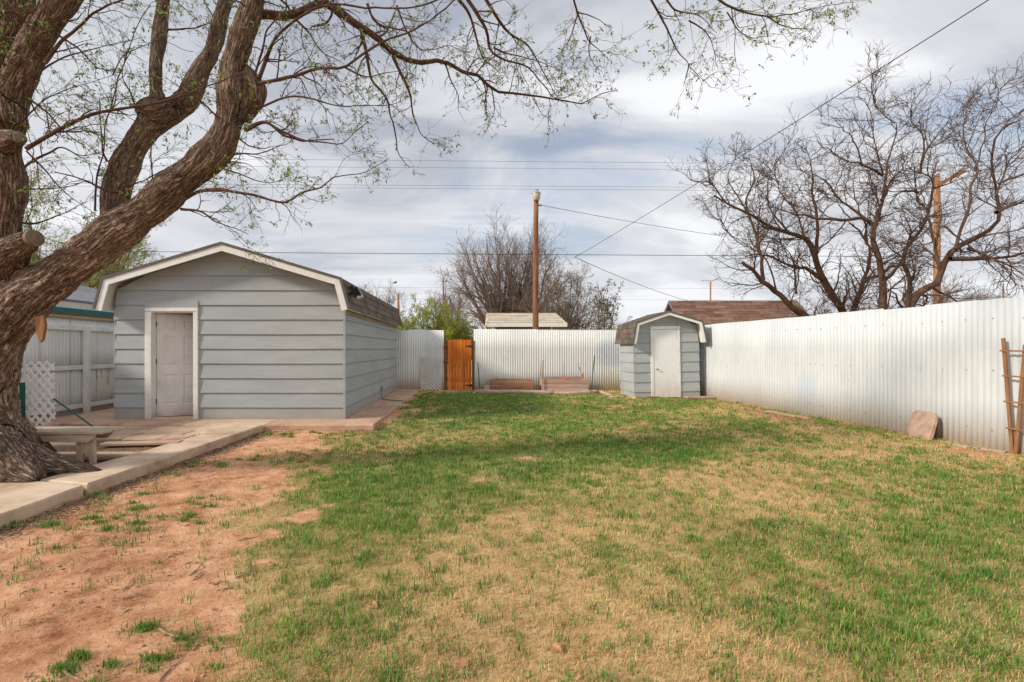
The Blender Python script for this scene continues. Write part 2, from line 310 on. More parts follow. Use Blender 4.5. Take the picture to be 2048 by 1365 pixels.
def bark_mat(name, stops, scale=1.0, bump=1.3):
    """bark: furrows run along each limb, read from the 'bark' attribute (limb-aligned coordinates in metres)"""
    m, t, b = mat_base(name); a = N(t, 'ShaderNodeAttribute', attribute_name='bark'); v = a.outputs['Vector']
    w = tmap(t, v, (21*scale, 21*scale, 3.6*scale)); f = tnoise(t, w, 1.0, 4, .5, 1.6)
    ridge = tm(t, 'ABSOLUTE', tm(t, 'SUBTRACT', f, .5)); w2 = tmap(t, v, (70*scale, 70*scale, 26*scale)); f2 = tnoise(t, w2, 1, 5, .65, .6)
    ck = tm(t, 'ABSOLUTE', tm(t, 'SUBTRACT', tnoise(t, tmap(t, v, (9*scale, 9*scale, 15*scale)), 1, 5, .6, .8), .5))
    h = tm(t, 'ADD', tm(t, 'ADD', tm(t, 'MULTIPLY', tm(t, 'MINIMUM', ridge, .13), 3.6), tm(t, 'MULTIPLY', tm(t, 'MINIMUM', ck, .05), 3.2)), tm(t, 'MULTIPLY', f2, .42))
    big = tnoise(t, v, 2.2, 4)
    cf = tm(t, 'ADD', tm(t, 'ADD', tm(t, 'MULTIPLY', h, .75), tm(t, 'MULTIPLY', big, .35)), -.12)
    col = tramp(t, cf, stops)
    t.links.new(col, b.inputs['Base Color']); b.inputs['Roughness'].default_value = .92; b.inputs['Specular IOR Level'].default_value = .15
    tbump(t, b, h, bump, .022); return m
M['bark'] = bark_mat('furrowed_bark', [(.20, (.045,.024,.015)), (.36, (.155,.10,.07)), (.54, (.34,.245,.18)), (.74, (.52,.40,.31))])
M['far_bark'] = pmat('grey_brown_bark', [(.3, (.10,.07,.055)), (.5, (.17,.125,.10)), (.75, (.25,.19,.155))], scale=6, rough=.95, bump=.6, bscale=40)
M['bark_dark'] = pmat('dark_bark', [(.3, (.045,.024,.016)), (.5, (.10,.056,.036)), (.75, (.18,.115,.08))], scale=9, rough=.95, bump=.8, bscale=40, bdist=.01)
M['bark_fg_branch'] = pmat('branch_bark', [(.3, (.032,.016,.012)), (.5, (.085,.046,.032)), (.75, (.18,.115,.08))], scale=8, rough=.92, bump=.6, bscale=60)  # backlit look of the branches is put into this darkened bark colour
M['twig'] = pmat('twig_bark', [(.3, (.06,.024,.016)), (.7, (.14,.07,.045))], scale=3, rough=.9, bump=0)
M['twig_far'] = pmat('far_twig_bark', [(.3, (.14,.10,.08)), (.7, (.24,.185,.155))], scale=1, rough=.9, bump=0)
M['twig_right'] = pmat('right_twig_bark', [(.3, (.06,.033,.022)), (.7, (.13,.08,.055))], scale=1, rough=.9, bump=0)
M['cut'] = pmat('sawn_wood', [(.3, (.10,.07,.05)), (.6, (.21,.16,.12))], scale=12, rough=.9, bump=.5)
def vcol_mat(name, rough=.6, trans=.25, spec=.25):
    m, t, b = mat_base(name); a = N(t, 'ShaderNodeAttribute', attribute_name='tint'); t.links.new(a.outputs['Color'], b.inputs['Base Color'])
    b.inputs['Roughness'].default_value = rough; b.inputs['Specular IOR Level'].default_value = spec
    if trans:
        o = t.nodes['Material Output']; tr = N(t, 'ShaderNodeBsdfTranslucent'); t.links.new(a.outputs['Color'], tr.inputs[0]); mx = N(t, 'ShaderNodeMixShader'); mx.inputs[0].default_value = trans
        t.links.new(b.outputs[0], mx.inputs[1]); t.links.new(tr.outputs[0], mx.inputs[2]); t.links.new(mx.outputs[0], o.inputs[0])
    return m
M['blade'] = vcol_mat('grass_blade', .55, .3); M['straw'] = vcol_mat('straw_blade', .8, .15); M['leaf'] = vcol_mat('young_leaf', .55, .4)

# ------------------------------------------------------------------ ground masks (which plant cover grows where)
def dirt_mask(x, y):
    x = np.asarray(x, dtype=np.float64); y = np.asarray(y, dtype=np.float64)
    bx = np.interp(y, [0, 2.0, 2.6, 3.3, 4.4, 5.6, 6.6, 7.6, 8.6, 10, 13, 16], [-.95, -1.05, -1.25, -1.3, -1.6, -1.85, -2.0, -2.0, -1.5, -1.35, -1.4, -1.6])
    n = (fbm2(x, y, 1.6, 3, 5)-.5)*.9+(fbm2(x, y, 5, 3, 6)-.5)*1.3
    d = sst(-.28, .28, bx-.08-x+n*1.15)
    # beds of bare soil: by the right fence, at the feet of beds and sheds
    for (cx, cy, rx, ry, am) in [(6.1, 9.4, .35, 1.5, .9), (1.6, 14.0, 2.2, .35, .7), (.75, 5.9, .3, .25, .8), (6.6, 6.0, .5, .5, .8), (3.1, 2.2, .6, .35, .55), (.1, 5.0, .3, .2, .7), (5.4, 12.4, 1.2, .25, .7), (-.9, 14.6, .6, .3, .6)]:
        d = np.maximum(d, am*np.exp(-(((x-cx)/rx)**2+((y-cy)/ry)**2))*(1.2*fbm2(x, y, 3, 2, 9)+.4))
    # a patchy bit of turf inside the bare strip
    t = np.exp(-(((x+2.35)/.75)**2+((y-5.3)/.75)**2))+.6*np.exp(-(((x+1.9)/.4)**2+((y-4.0)/.5)**2))
    d = d*(1-np.clip(t*1.5, 0, 1)*sst(.47, .60, fbm2(x, y, 2.6, 3, 8)))
    return np.clip(d, 0, 1)
def green_mask(x, y):
    x = np.asarray(x, dtype=np.float64); y = np.asarray(y, dtype=np.float64)
    g = .38+0*x
    def e(cx, cy, rx, ry, a): return a*np.exp(-(((x-cx)/rx)**2+((y-cy)/ry)**2))
    g = g+e(.3, 5.7, 2.0, 1.0, .6)+e(2.4, 6.3, 1.6, .8, .35)+e(-.8, 4.2, .8, 1.2, .35)+e(.5, 9.3, 3.0, 2.0, .4)+e(.5, 12.5, 2.4, 1.5, .65)+e(3.6, 9, 2.5, 1.8, .2)
    g = g+e(2.8, 3.1, 1.1, .7, .36)+e(5.0, 3.9, 1.2, 1.2, .34)+e(2.3, 2.2, 1.0, .45, .15)+e(5.2, 12.2, 1.0, .6, .3)+e(-.7, 2.2, .8, .8, .2)
    g = g-e(-.3, 2.6, 1.1, 1.1, .26)-e(.7, 3.6, 1.2, .9, .14)-e(2.6, 4.4, 1.3, .8, .2)-e(4.2, 6.0, 1.0, .6, .1)-e(.9, 2.1, .6, .4, .12)-e(5.5, 8, .8, 2.5, .1)
    g = g+(fbm2(x, y, 1.3, 4, 12)-.5)*.9+(fbm2(x, y, 7, 2, 13)-.5)*.35
    return np.clip(g, 0, 1)

# ------------------------------------------------------------------ the ground sheet
def ground():
    def axis(a, b, st, far):
        mid = np.arange(a, b+st/2, st); ext = np.array([1, 2, 4, 8, 16, 40, 100, far]); return np.concatenate([a-ext[::-1], mid, b+ext])
    xs = axis(-9, 8.2, .06, 500); ys = axis(-1, 16, .06, 600)
    X, Y = np.meshgrid(xs, ys); near = (np.abs(X) < 12) & (Y < 18) & (Y > -4)
    Z = np.where(near, gh(X, Y), .05); nx, ny = len(xs), len(ys)
    V = np.stack([X, Y, Z], -1).reshape(-1, 3); i = np.arange(nx*ny).reshape(ny, nx)
    Q = np.stack([i[:-1, :-1], i[:-1, 1:], i[1:, 1:], i[1:, :-1]], -1).reshape(-1, 4)
    m, t, b = mat_base('lawn_soil'); p = pos(t)
    ad = N(t, 'ShaderNodeAttribute', attribute_name='dirt').outputs['Fac']; ag = N(t, 'ShaderNodeAttribute', attribute_name='green').outputs['Fac']
    n0 = tnoise(t, p, .9, 8, .6, .2); n1 = tnoise(t, p, 7, 8, .65, .3); n2 = tnoise(t, p, 60, 5, .7); n3 = tnoise(t, p, 220, 3, .7)
    soil = tramp(t, tm(t, 'ADD', tm(t, 'MULTIPLY', n0, .45), tm(t, 'ADD', tm(t, 'MULTIPLY', n1, .35), tm(t, 'MULTIPLY', n2, .2))), [(.39, (.22,.09,.045)), (.46, (.47,.225,.12)), (.54, (.68,.38,.22)), (.64, (.78,.52,.34))])
    grit = tramp(t, n3, [(.30, (.35,.35,.35)), (.45, (1,1,1)), (.72, (1,1,1)), (.8, (1.25,1.25,1.25))])
    soil = tmix(t, .7, soil, grit, 'MULTIPLY')
    th = tramp(t, tm(t, 'ADD', tm(t, 'MULTIPLY', n1, .4), tm(t, 'MULTIPLY', n2, .6)), [(.35, (.27,.16,.075)), (.5, (.54,.37,.18)), (.65, (.70,.52,.28))])
    gr = tramp(t, tm(t, 'ADD', tm(t, 'MULTIPLY', n1, .4), tm(t, 'MULTIPLY', n2, .6)), [(.35, (.06,.10,.02)), (.5, (.14,.21,.04)), (.65, (.27,.32,.08))])
    turf = tmix(t, tramp(t, tm(t, 'ADD', ag, tm(t, 'MULTIPLY', tm(t, 'SUBTRACT', n2, .5), .7)), [(.3, 0.0), (.8, .85)]), th, gr)
    df = tramp(t, tm(t, 'ADD', ad, tm(t, 'MULTIPLY', tm(t, 'SUBTRACT', n1, .5), .8)), [(.35, 0.0), (.65, 1.0)])
    t.links.new(tmix(t, df, turf, soil), b.inputs['Base Color']); b.inputs['Roughness'].default_value = .97; b.inputs['Specular IOR Level'].default_value = .1
    tbump(t, b, tm(t, 'ADD', tm(t, 'MULTIPLY', n1, 1.2), tm(t, 'ADD', tm(t, 'MULTIPLY', n2, .5), tm(t, 'MULTIPLY', n3, .2))), .8, .02)
    f = V[:, :2]
    o = npmesh('ground', V, Q, m, smooth=True, attrs={'dirt': ('FLOAT', dirt_mask(f[:, 0], f[:, 1])), 'green': ('FLOAT', green_mask(f[:, 0], f[:, 1]))})
    tag(o, kind='structure')
ground()

# ------------------------------------------------------------------ concrete walk, apron and patio
SZ = .14
def slab(name, poly, top, thick, mat, rough=.008, seg=.14, bevel=.016, parent=None):
    """concrete slab with a worn, slightly wavy edge"""
    pts = []
    for i in range(len(poly)):
        a = Vector(poly[i]); b = Vector(poly[(i+1) % len(poly)]); n = max(1, int((b-a).length/seg))
        for k in range(n): pts.append(a.lerp(b, k/n))
    c = sum(pts, Vector((0, 0)))/len(pts); mb = MB(); n = len(pts)
    r1 = [Vector((p.x+random.uniform(-1,1)*rough, p.y+random.uniform(-1,1)*rough)) for p in pts]
    def inset(p, d): v = c-p; return p+v.normalized()*d
    rings = [[(p.x, p.y, top-thick) for p in [inset(q, random.uniform(.0, .05)) for q in r1]], [(p.x, p.y, top-thick*random.uniform(.42, .62)) for p in [inset(q, .003) for q in r1]], [(p.x, p.y, top-bevel) for p in r1], [(*inset(p, bevel), top) for p in r1]]
    V = [v for R in rings for v in R]; Fc = [tuple(range(3*n, 4*n))]
    for k in range(3):
        for i in range(n): j = (i+1) % n; Fc.append((k*n+i, k*n+j, (k+1)*n+j, (k+1)*n+i))
    mb.add(V, Fc); return mb.build(name, mat, parent)
def walk():
    w = thing('walkway', (-3.9, 5, 0), None, None); w['kind'] = 'structure'
    slab('slab', [(-3.72, 4.46), (-4.30, 4.60), (-4.35, 4.70), (-4.62, 4.60), (-4.75, 3.8), (-4.75, 1.0), (-3.74, 1.0)], SZ, .16, M['concrete'], parent=w)
    slab('slab', [(-3.71, 4.475), (-3.60, 7.0), (-4.10, 7.0), (-4.22, 5.4), (-4.29, 4.615)], SZ+.006, .17, M['concrete'], parent=w)
    slab('slab', [(-3.598, 7.01), (-3.56, 7.96), (-3.75, 8.0), (-4.4, 8.0), (-4.25, 7.3), (-4.1, 7.01)], SZ+.002, .17, M['concrete'], parent=w)
    a = thing('apron', (-2, 8, 0), None, None); a['kind'] = 'structure'
    slab('slab', [(-1.67, 7.97), (-1.66, 11.2), (-2.34, 11.2), (-2.34, 8.63), (-3.55, 8.63), (-3.545, 7.965)], SZ+.001, .17, M['concrete_red'], parent=a)
    slab('slab', [(-1.655, 11.21), (-1.62, 14.2), (-1.5, 14.9), (-2.7, 15.1), (-2.7, 14.78), (-2.34, 14.78), (-2.34, 11.21)], SZ-.002, .17, M['concrete_red'], parent=a)
    slab('slab', [(-3.56, 8.01), (-3.56, 8.63), (-5.0, 8.63), (-5.0, 8.01)], SZ-.004, .14, M['concrete'], parent=a)
    slab('slab', [(-5.01, 8.01), (-5.01, 8.63), (-6.66, 8.63), (-6.66, 8.01)], SZ-.001, .14, M['concrete_red'], parent=a)
    slab('slab', [(-6.67, 8.2), (-6.67, 12.4), (-7.95, 12.4), (-7.95, 8.2)], SZ-.01, .14, M['concrete_red'], parent=a)
walk()
def patio():
    p = thing('patio', (-5.5, 7, 0), None, None); p['kind'] = 'structure'
    ys = [6.05, 6.42, 6.80, 7.15, 7.55, 7.985]
    for r in range(5):
        y0, y1 = ys[r], ys[r+1]; x = -8.0+random.uniform(0, .3)
        while x < -4.18:
            wd = random.uniform(.42, .95); x1 = min(x+wd, -4.18-(7.6-min(y1, 7.6))*.05)
            if x1-x < .15: break
            skip = (r < 2 and x1 > -5.35) or (r == 0 and x1 > -5.6)
            if not skip:
                j = lambda: random.uniform(-.018, .018)
                o = slab('paver', [(x+.012+j(), y0+.012+j()), (x1-.012+j(), y0+.012+j()), (x1-.012+j(), y1-.012+j()), (x+.012+j(), y1-.012+j())], SZ-.012+random.uniform(-.008, .006), .07, M['paver'], rough=.008, seg=.2, parent=p)
            x = x1
    b = MB(); b.cbox((-5.6, 5.80, .09), (-4.22, 5.92, .135), .01); b.build('border_strip', M['concrete'], p)
    s = MB()
    s.add([(-8.1, 4.2, .094), (-4.25, 4.2, .094), (-4.2, 8.2, .094), (-8.1, 8.2, .094)], [(0, 1, 2, 3)])
    o = s.build('soil_bed', M['debris'], p)
patio()

# ------------------------------------------------------------------ siding, shingles, sheds
def boardmap(kind, c):
    """maps (u along, out, z) to world; kind: 'front' plane y=c facing -Y, 'right' plane x=c facing +X, 'left' plane x=c facing -X"""
    if kind == 'front': return lambda u, o, z: Vector((u, c-o, z))
    if kind == 'right': return lambda u, o, z: Vector((c+o, u, z))
    if kind == 'left': return lambda u, o, z: Vector((c-o, u, z))
def lap(root, mp, ub0, ub1, ut0, ut1, zb, zt, mat, ob=.027, ot=.004, name='siding_board', sag=0):
    w = .012; V = []; n = max(1, int((ub1-ub0)/.8)); mb = MB()
    for k in range(n+1):
        f = k/n; s = sag*math.sin(PI*f); w = random.uniform(-.0015, .0015)
        ub = ub0+(ub1-ub0)*f; ut = ut0+(ut1-ut0)*f
        V += [mp(ub, ob, zb+s+w), mp(ut, ot, zt), mp(ut, -.004, zt), mp(ub, -.004, zb+s+w)]
    Fc = [(0, 1, 2, 3), (4*n+3, 4*n+2, 4*n+1, 4*n)]
    for k in range(n):
        for i in range(4): j = (i+1) % 4; Fc.append((4*k+i, 4*k+4+i, 4*k+4+j, 4*k+j))
    mb.add(V, Fc); return mb.build(name, mat, root)
_sh = {}
def shingle_mesh(w, h, t):
    k = (round(w, 3), round(h, 3))
    if k not in _sh:
        me = bpy.data.meshes.new('shingle'); g = .004
        fill(me, [(g,0,0),(w-g,0,0),(w-g,h,0),(g,h,0),(g,0,t),(w-g,0,t),(w-g,h,t*.25),(g,h,t*.25)], [(0,3,2,1),(4,5,6,7),(0,1,5,4),(1,2,6,5),(2,3,7,6),(3,0,4,7)])
        _sh[k] = me
    return _sh[k]
def shingles(root, org, along, up, Lal, Lup, mat, tab=.30, expo=.145, each=True, t=.014, jitter=.006):
    """rows of tabs on a slope: org = lower corner, along/up unit vectors, normal = along x up"""
    along = Vector(along).normalized(); up = Vector(up).normalized(); nrm = along.cross(up)
    R = Matrix((along, up, nrm)).transposed().to_4x4(); rows = math.ceil(Lup/expo); join = MB()
    for r in range(rows):
        a = -(r % 2)*tab*.5
        while a < Lal:
            a0 = max(a, 0); a1 = min(a+tab, Lal)
            if a1-a0 > .04:
                hh = min(expo+.015, Lup-r*expo+.01)
                pnt = Vector(org)+along*a0+up*(r*expo+random.uniform(-jitter, jitter))+nrm*(.001+(r % 2)*.0015)
                if each:
                    me = shingle_mesh(a1-a0, hh, t); 
                    if not me.materials: me.materials.append(mat)
                    o = bpy.data.objects.new('shingle', me); link(o, root); o.matrix_local = Matrix.Translation(pnt-Vector(root.location if root.parent is None else root.parent.location)) @ R
                else: join.box((.003, 0, 0), (a1-a0-.003, hh, t), Matrix.Translation(pnt) @ R)
            a += tab
    if not each: tag(join.build('shingles', mat, root), kind='stuff')

def gambrel(root, cx, hb, hk, zl, zk, za, y0, y1, fw, each_left, each_right, upper_each=False, tab=.30):
    """gambrel roof: deck, white fascia at the front, dark drip edge, shingles. hb/hk half widths at eave and knee"""
    L = [Vector((cx-hb, 0, zl)), Vector((cx-hk, 0, zk)), Vector((cx, 0, za)), Vector((cx+hk, 0, zk)), Vector((cx+hb, 0, zl))]
    th = .045; cen = Vector((cx, 0, zl-.5))
    def off(d):
        out = []
        for i, p in enumerate(L):
            ns = []
            for a, b in ((i-1, i), (i, i+1)):
                if a >= 0 and b < 5: v = (L[b]-L[a]).normalized(); ns.append(Vector((v.z, 0, -v.x)))
            n = sum(ns, Vector()); n = n.normalized(); sc = 1/max(.5, n.dot(ns[0])); out.append(p+n*d*sc)
        return out
    inn = off(th); deck = MB()
    for i in range(4):
        a, b, c, d = L[i], L[i+1], inn[i+1], inn[i]
        deck.prism([Vector((q.x, y0+.02, q.z)) for q in (a, b, c, d)], (0, 1, 0), y1-y0-.02)
    deck.build('roof_deck', M['trim'], root)
    fas = off(fw)
    for i in range(4):
        a, b, c, d = L[i], L[i+1], fas[i+1], fas[i]
        dn = off(.02); a2, b2 = dn[i], dn[i+1]
        MB().prism([Vector((q.x, y0-.012, q.z)) for q in (a2, b2, c, d)], (0, 1, 0), .03).build('fascia', M['trim'], root)
    e = MB(); up = off(-.022); dn = off(.022)
    for i in range(4): e.prism([Vector((q.x, y0-.028, q.z)) for q in (up[i], up[i+1], dn[i+1], dn[i])], (0, 1, 0), .034)
    e.build('drip_edge', M['shingle_edge'], root)
    top = off(-.002); Ln = y1-y0
    segs = [(0, 1, True), (1, 2, True), (2, 3, False), (3, 4, False)]
    for (a, b, left) in segs:
        lo, hi = (top[a], top[b]) if left else (top[b], top[a])
        d = hi-lo; ln = d.length
        steep = (a in (0, 3)); each = (each_left if left else each_right) and (steep or upper_each)
        # normal must face outward: along x up
        if left: shingles(root, (lo.x, y1, lo.z), (0, -1, 0), d, Ln, ln, M['shingle'], each=each, tab=tab)
        else: shingles(root, (lo.x, y0, lo.z), (0, 1, 0), d, Ln, ln, M['shingle'], each=each, tab=tab)

def big_shed():
    x0, x1, yf, yb = -6.62, -2.354, 8.64, 14.75; cx = (x0+x1)/2
    r = thing('storage_shed', (cx, yf, SZ), 'large grey lap sided shed with gambrel roof and open panelled door', 'shed')
    dx0, dx1, dz = -5.93, -5.15, 2.14; zl, zk, za = 2.17, 2.72, 3.36
    w = MB(); t = .10
    w.box((x0+.005, yf+.005, SZ), (dx0-.02, yf+t, 2.2)); w.box((dx1+.02, yf+.005, SZ), (x1-.005, yf+t, 2.2)); w.box((dx0-.02, yf+.005, dz+.02), (dx1+.02, yf+t, 2.2))
    w.prism([(x0+.005, yf+.005, 2.2), (x0+.03, yf+.005, 2.6), (cx, yf+.005, 3.25), (x1-.03, yf+.005, 2.6), (x1-.005, yf+.005, 2.2)], (0, 1, 0), t-.005)
    w.box((x0+.005, yf+t, SZ), (x0+t, yb-t, 2.3)); w.box((x1-t, yf+t, SZ), (x1-.005, yb-t, 2.3))
    w.box((x0+.005, yb-t, SZ), (x1-.005, yb, 2.3)); w.prism([(x0+.005, yb-t, 2.3), (x0+.03, yb-t, 2.6), (cx, yb-t, 3.25), (x1-.03, yb-t, 2.6), (x1-.005, yb-t, 2.3)], (0, 1, 0), t)
    w.build('wall', M['inside'], r)
    MB().box((x0+.1, yf+.02, SZ-.03), (x1-.1, yb-.1, SZ+.012)).build('floor', M['concrete'], r)
    lines = [SZ, .357]+[.357+.273*k for k in range(1, 12)]
    def half(z):
        if z < 2.2: return 2.133
        if z < 2.66: return 2.133-.035*(z-2.2)/.46
        return max(.05, 2.098*(1-(z-2.66)/(3.30-2.66)))
    F_ = boardmap('front', yf); cxl = dx0-.10; cxr = dx1+.075
    for i in range(len(lines)-1):
        zb, zt = lines[i], min(lines[i+1]+.012, 3.29)
        if zb > 3.2: break
        hb, ht = half(zb), half(zt); base = i == 0; mt = M['siding_base'] if base else M['siding']
        spans = []
        if zb < dz+.05: spans = [(cx-hb, cxl, cx-ht, cxl), (cxr, cx+hb, cxr, cx+ht)]
        elif i == 9: spans = [(cx-hb, -4.83+.0, cx-ht, -4.83), (-4.826, cx+hb, -4.826, cx+ht)]
        elif i == 10: spans = [(cx-hb, -4.50, cx-ht, -4.50), (-4.496, cx+hb, -4.496, cx+ht)]
        else: spans = [(cx-hb, cx+hb, cx-ht, cx+ht)]
        for (a, b_, c, d) in spans: lap(r, F_, a, b_, c, d, zb, zt, mt, ob=.014 if base else .028, sag=random.uniform(-.004, .002))
    R_ = boardmap('right', x1)
    for i in range(8):
        zb, zt = lines[i], min(lines[i+1]+.012, 2.2)
        cut = [11.6, 10.9, 12.3][i % 3]
        for (a, b_) in ((yf-.027, cut), (cut+.004, yb)): lap(r, R_, a, b_, a, b_, zb, zt, M['siding_base'] if i == 0 else M['siding'], ob=.014 if i == 0 else .028)
    L_ = boardmap('left', x0)
    for i in range(8): lap(r, L_, yf-.018, yb, yf-.018, yb, lines[i], min(lines[i+1]+.012, 2.2), M['siding'])
    for s, lb in ((x1, 0),):
        MB().box((x1-.01, yf-.036, SZ), (x1+.034, yf-.0295, 2.18)).build('corner_trim', M['siding'], r)
    # frieze strip under the eave
    MB().box((x1+.0285, yf-.01, 2.10), (x1+.040, yb, 2.17)).build('frieze_board', M['tan_wood'], r)
    # door frame: casings, jambs, head
    fr = MB(); fr.cbox((dx0-.12, yf-.045, SZ), (dx0, yf-.0, 2.14), .006); fr.build('door_casing', M['trim'], r)
    MB().cbox((dx1, yf-.045, SZ), (dx1+.09, yf-.0, 2.14), .006).build('door_casing', M['trim'], r)
    MB().cbox((dx0-.12, yf-.047, 2.143), (dx1+.09, yf-.0, 2.215), .006).build('door_casing', M['trim'], r)
    MB().cbox((dx0-.125, yf-.040, 2.218), (dx1+.095, yf-.0, 2.345), .006).build('head_board', M['siding'], r)
    j = MB(); j.box((dx0-.018, yf+.0, SZ+.013), (dx0+.0, yf+.13, 2.14)); j.box((dx1, yf+.0, SZ+.013), (dx1+.018, yf+.13, 2.14)); j.box((dx0, yf+.0, 2.12), (dx1, yf+.13, 2.139)); j.build('door_jamb', M['trim'], r)
    MB().cbox((dx0, yf-.03, SZ-.003), (dx1, yf+.13, SZ+.02), .004).build('sill', M['concrete'], r)
    # six panel door, hinged left, swung inwards
    ang = math.radians(27); dw, dh, dt = .765, 1.95, .036; o = Vector((dx0+.012, yf+.10, SZ+.024))
    Mt = Matrix.Translation(o) @ Matrix.Rotation(ang, 4, 'Z')
    d = MB(); cols = [(.105, .335), (.43, .66)]; rows = [(.22, .80), (.95, 1.53), (1.65, 1.85)]
    xs = sorted({0, dw, *[c for p in cols for c in p]}); zs = sorted({0, dh, *[c for p in rows for c in p]})
    for a, b_ in zip(xs[:-1], xs[1:]):
        for c, e in zip(zs[:-1], zs[1:]):
            if not ((a, b_) in cols and (c, e) in rows): d.box((a, 0, c), (b_, dt, e), Mt)
    do = d.build('door', M['door'], r)
    for (a, b_) in cols:
        for (c, e) in rows:
            q = MB(); i1, i2 = .022, .05
            def rg(i, y): return [Mt @ Vector(v) for v in ((a+i, y, c+i), (b_-i, y, c+i), (b_-i, y, e-i), (a+i, y, e-i))]
            V = rg(0, .002)+rg(i1, .015)+rg(i1+.004, .015)+rg(i2, .004); Fc = [(12, 13, 14, 15)]
            for k in range(3):
                for n in range(4): mm = (n+1) % 4; Fc.append((k*4+n, k*4+mm, k*4+4+mm, k*4+4+n))
            q.add(V, Fc); q.build('door_panel', M['door'], do)
    for z in (.25, 1.0, 1.7): MB().tube([Mt @ Vector((-.004, -.006, z)), Mt @ Vector((-.004, -.006, z+.09))], .007, 8).build('hinge', M['black_iron'], do)
    kn = MB(); kn.lathe([(.0, 0), (.03, .0), (.03, .006), (.012, .01), (.012, .03), (.027, .04), (.027, .055), (.01, .066)], (0, 0, 0), 14)
    kn.v = [Mt @ (Matrix.Translation((dw-.07, 0, .95)) @ Matrix.Rotation(PI/2, 4, 'X')) @ v for v in kn.v]; kn.build('door_knob', M['brass'], do, smooth=True)
    gambrel(r, cx, 2.30, 2.15, zl, zk, za, 8.36, 15.02, .135, False, True)
    return r
big_shed()

def small_shed():
    cx, yf, yb, hb = 5.41, 12.70, 13.84, .885; zb0 = .09
    r = thing('garden_shed', (cx, yf, zb0), 'small grey gambrel roofed shed with plain white door beside fence corner', 'shed')
    zl, zk, za = 1.615, 2.17, 2.455; lines = [zb0, .27]+[.27+.272*k for k in range(1, 9)]
    def half(z):
        if z < 1.7: return hb
        if z < 2.12: return hb-.03*(z-1.7)/.42
        return max(.03, (hb-.03)*(1-(z-2.12)/(2.41-2.12)))
    w = MB(); w.box((cx-hb+.005, yf+.005, zb0-.05), (cx+hb-.005, yb, 1.75)); w.prism([(cx-hb+.01, yf+.005, 1.75), (cx-hb+.04, yf+.005, 2.1), (cx, yf+.005, 2.38), (cx+hb-.04, yf+.005, 2.1), (cx+hb-.01, yf+.005, 1.75)], (0, 1, 0), yb-yf-.01)
    w.build('wall', M['siding'], r)
    dl, dr, dz = cx-.35, cx+.285, 1.985; F_ = boardmap('front', yf); L_ = boardmap('left', cx-hb); R_ = boardmap('right', cx+hb)
    for i in range(len(lines)-1):
        zb, zt = lines[i], min(lines[i+1]+.012, 2.40)
        if zb > 2.35: break
        a, c = half(zb), half(zt)
        if zb < dz+.06: sp = [(cx-a, dl-.03, cx-c, dl-.03), (dr+.03, cx+a, dr+.03, cx+c)]
        else: sp = [(cx-a, cx+a, cx-c, cx+c)]
        for q in sp: lap(r, F_, *q, zb, zt, M['siding'])
        if zb < 1.6:
            for mp in (L_, R_): lap(r, mp, yf-.018, yb, yf-.018, yb, zb, min(zt, 1.66), M['siding'])
    MB().cbox((dl-.085, yf-.045, zb0+.02), (dl-.003, yf, dz), .005).build('door_casing', M['trim'], r)
    MB().cbox((dr+.003, yf-.045, zb0+.02), (dr+.085, yf, dz), .005).build('door_casing', M['trim'], r)
    MB().cbox((dl-.09, yf-.048, dz+.003), (dr+.09, yf, dz+.085), .005).build('door_casing', M['trim'], r)
    do = MB().cbox((dl+.002, yf-.036, zb0+.03), (dr-.002, yf+.002, dz-.006), .004).build('door', M['door_white'], r)
    kn = MB().lathe([(.028, 0), (.028, .006), (.012, .01), (.012, .03), (.026, .04), (.026, .052), (.01, .062)], (0, 0, 0), 14)
    kn.v = [Matrix.Translation((dl+.075, yf-.036, .90)) @ Matrix.Rotation(PI/2, 4, 'X') @ v for v in kn.v]; kn.build('door_knob', M['brass'], do, smooth=True)
    for z in (.35, 1.7): MB().box((dr-.004, yf-.05, z), (dr+.012, yf-.044, z+.08)).build('hinge', M['trim'], do)
    gambrel(r, cx, .995, .89, zl, zk, za, 12.45, 14.0, .09, True, False, upper_each=True, tab=.29)
    r.rotation_euler = (0, -.020, 0)
    return r
small_shed()

# ------------------------------------------------------------------ corrugated fences
def corr_sheet(length, h0, h1, pitch=.0762, amp=.006, sp=8, thick=.002, wob=0):
    """corrugated sheet standing in local XZ plane, x 0..length, z 0..h; facing -Y; open wave with real thickness"""
    n = max(2, int(round(length/pitch*sp))); x = np.linspace(0, length, n+1); rel = amp*np.cos(2*PI*x/pitch)
    h = h0+(h1-h0)*x/length; zz = np.zeros_like(x)
    bend = wob*np.sin(PI*x/length)
    rows = []
    for yo in (-thick/2, thick/2):
        for fz in (0.0, .35, .7, 1.0): rows.append(np.stack([x, rel+yo+bend*math.sin(PI*fz), h*fz], -1))
    V = np.concatenate(rows); m = n+1; Q = []
    i = np.arange(n)
    def strip(a, b, flip):
        q = np.stack([a*m+i, a*m+i+1, b*m+i+1, b*m+i], -1); return q[:, ::-1] if flip else q
    for k in range(3): Q.append(strip(k, k+1, False)); Q.append(strip(4+k, 5+k, True))
    Q.append(strip(3, 7, False)); Q.append(strip(0, 4, True)); return V, np.concatenate(Q)
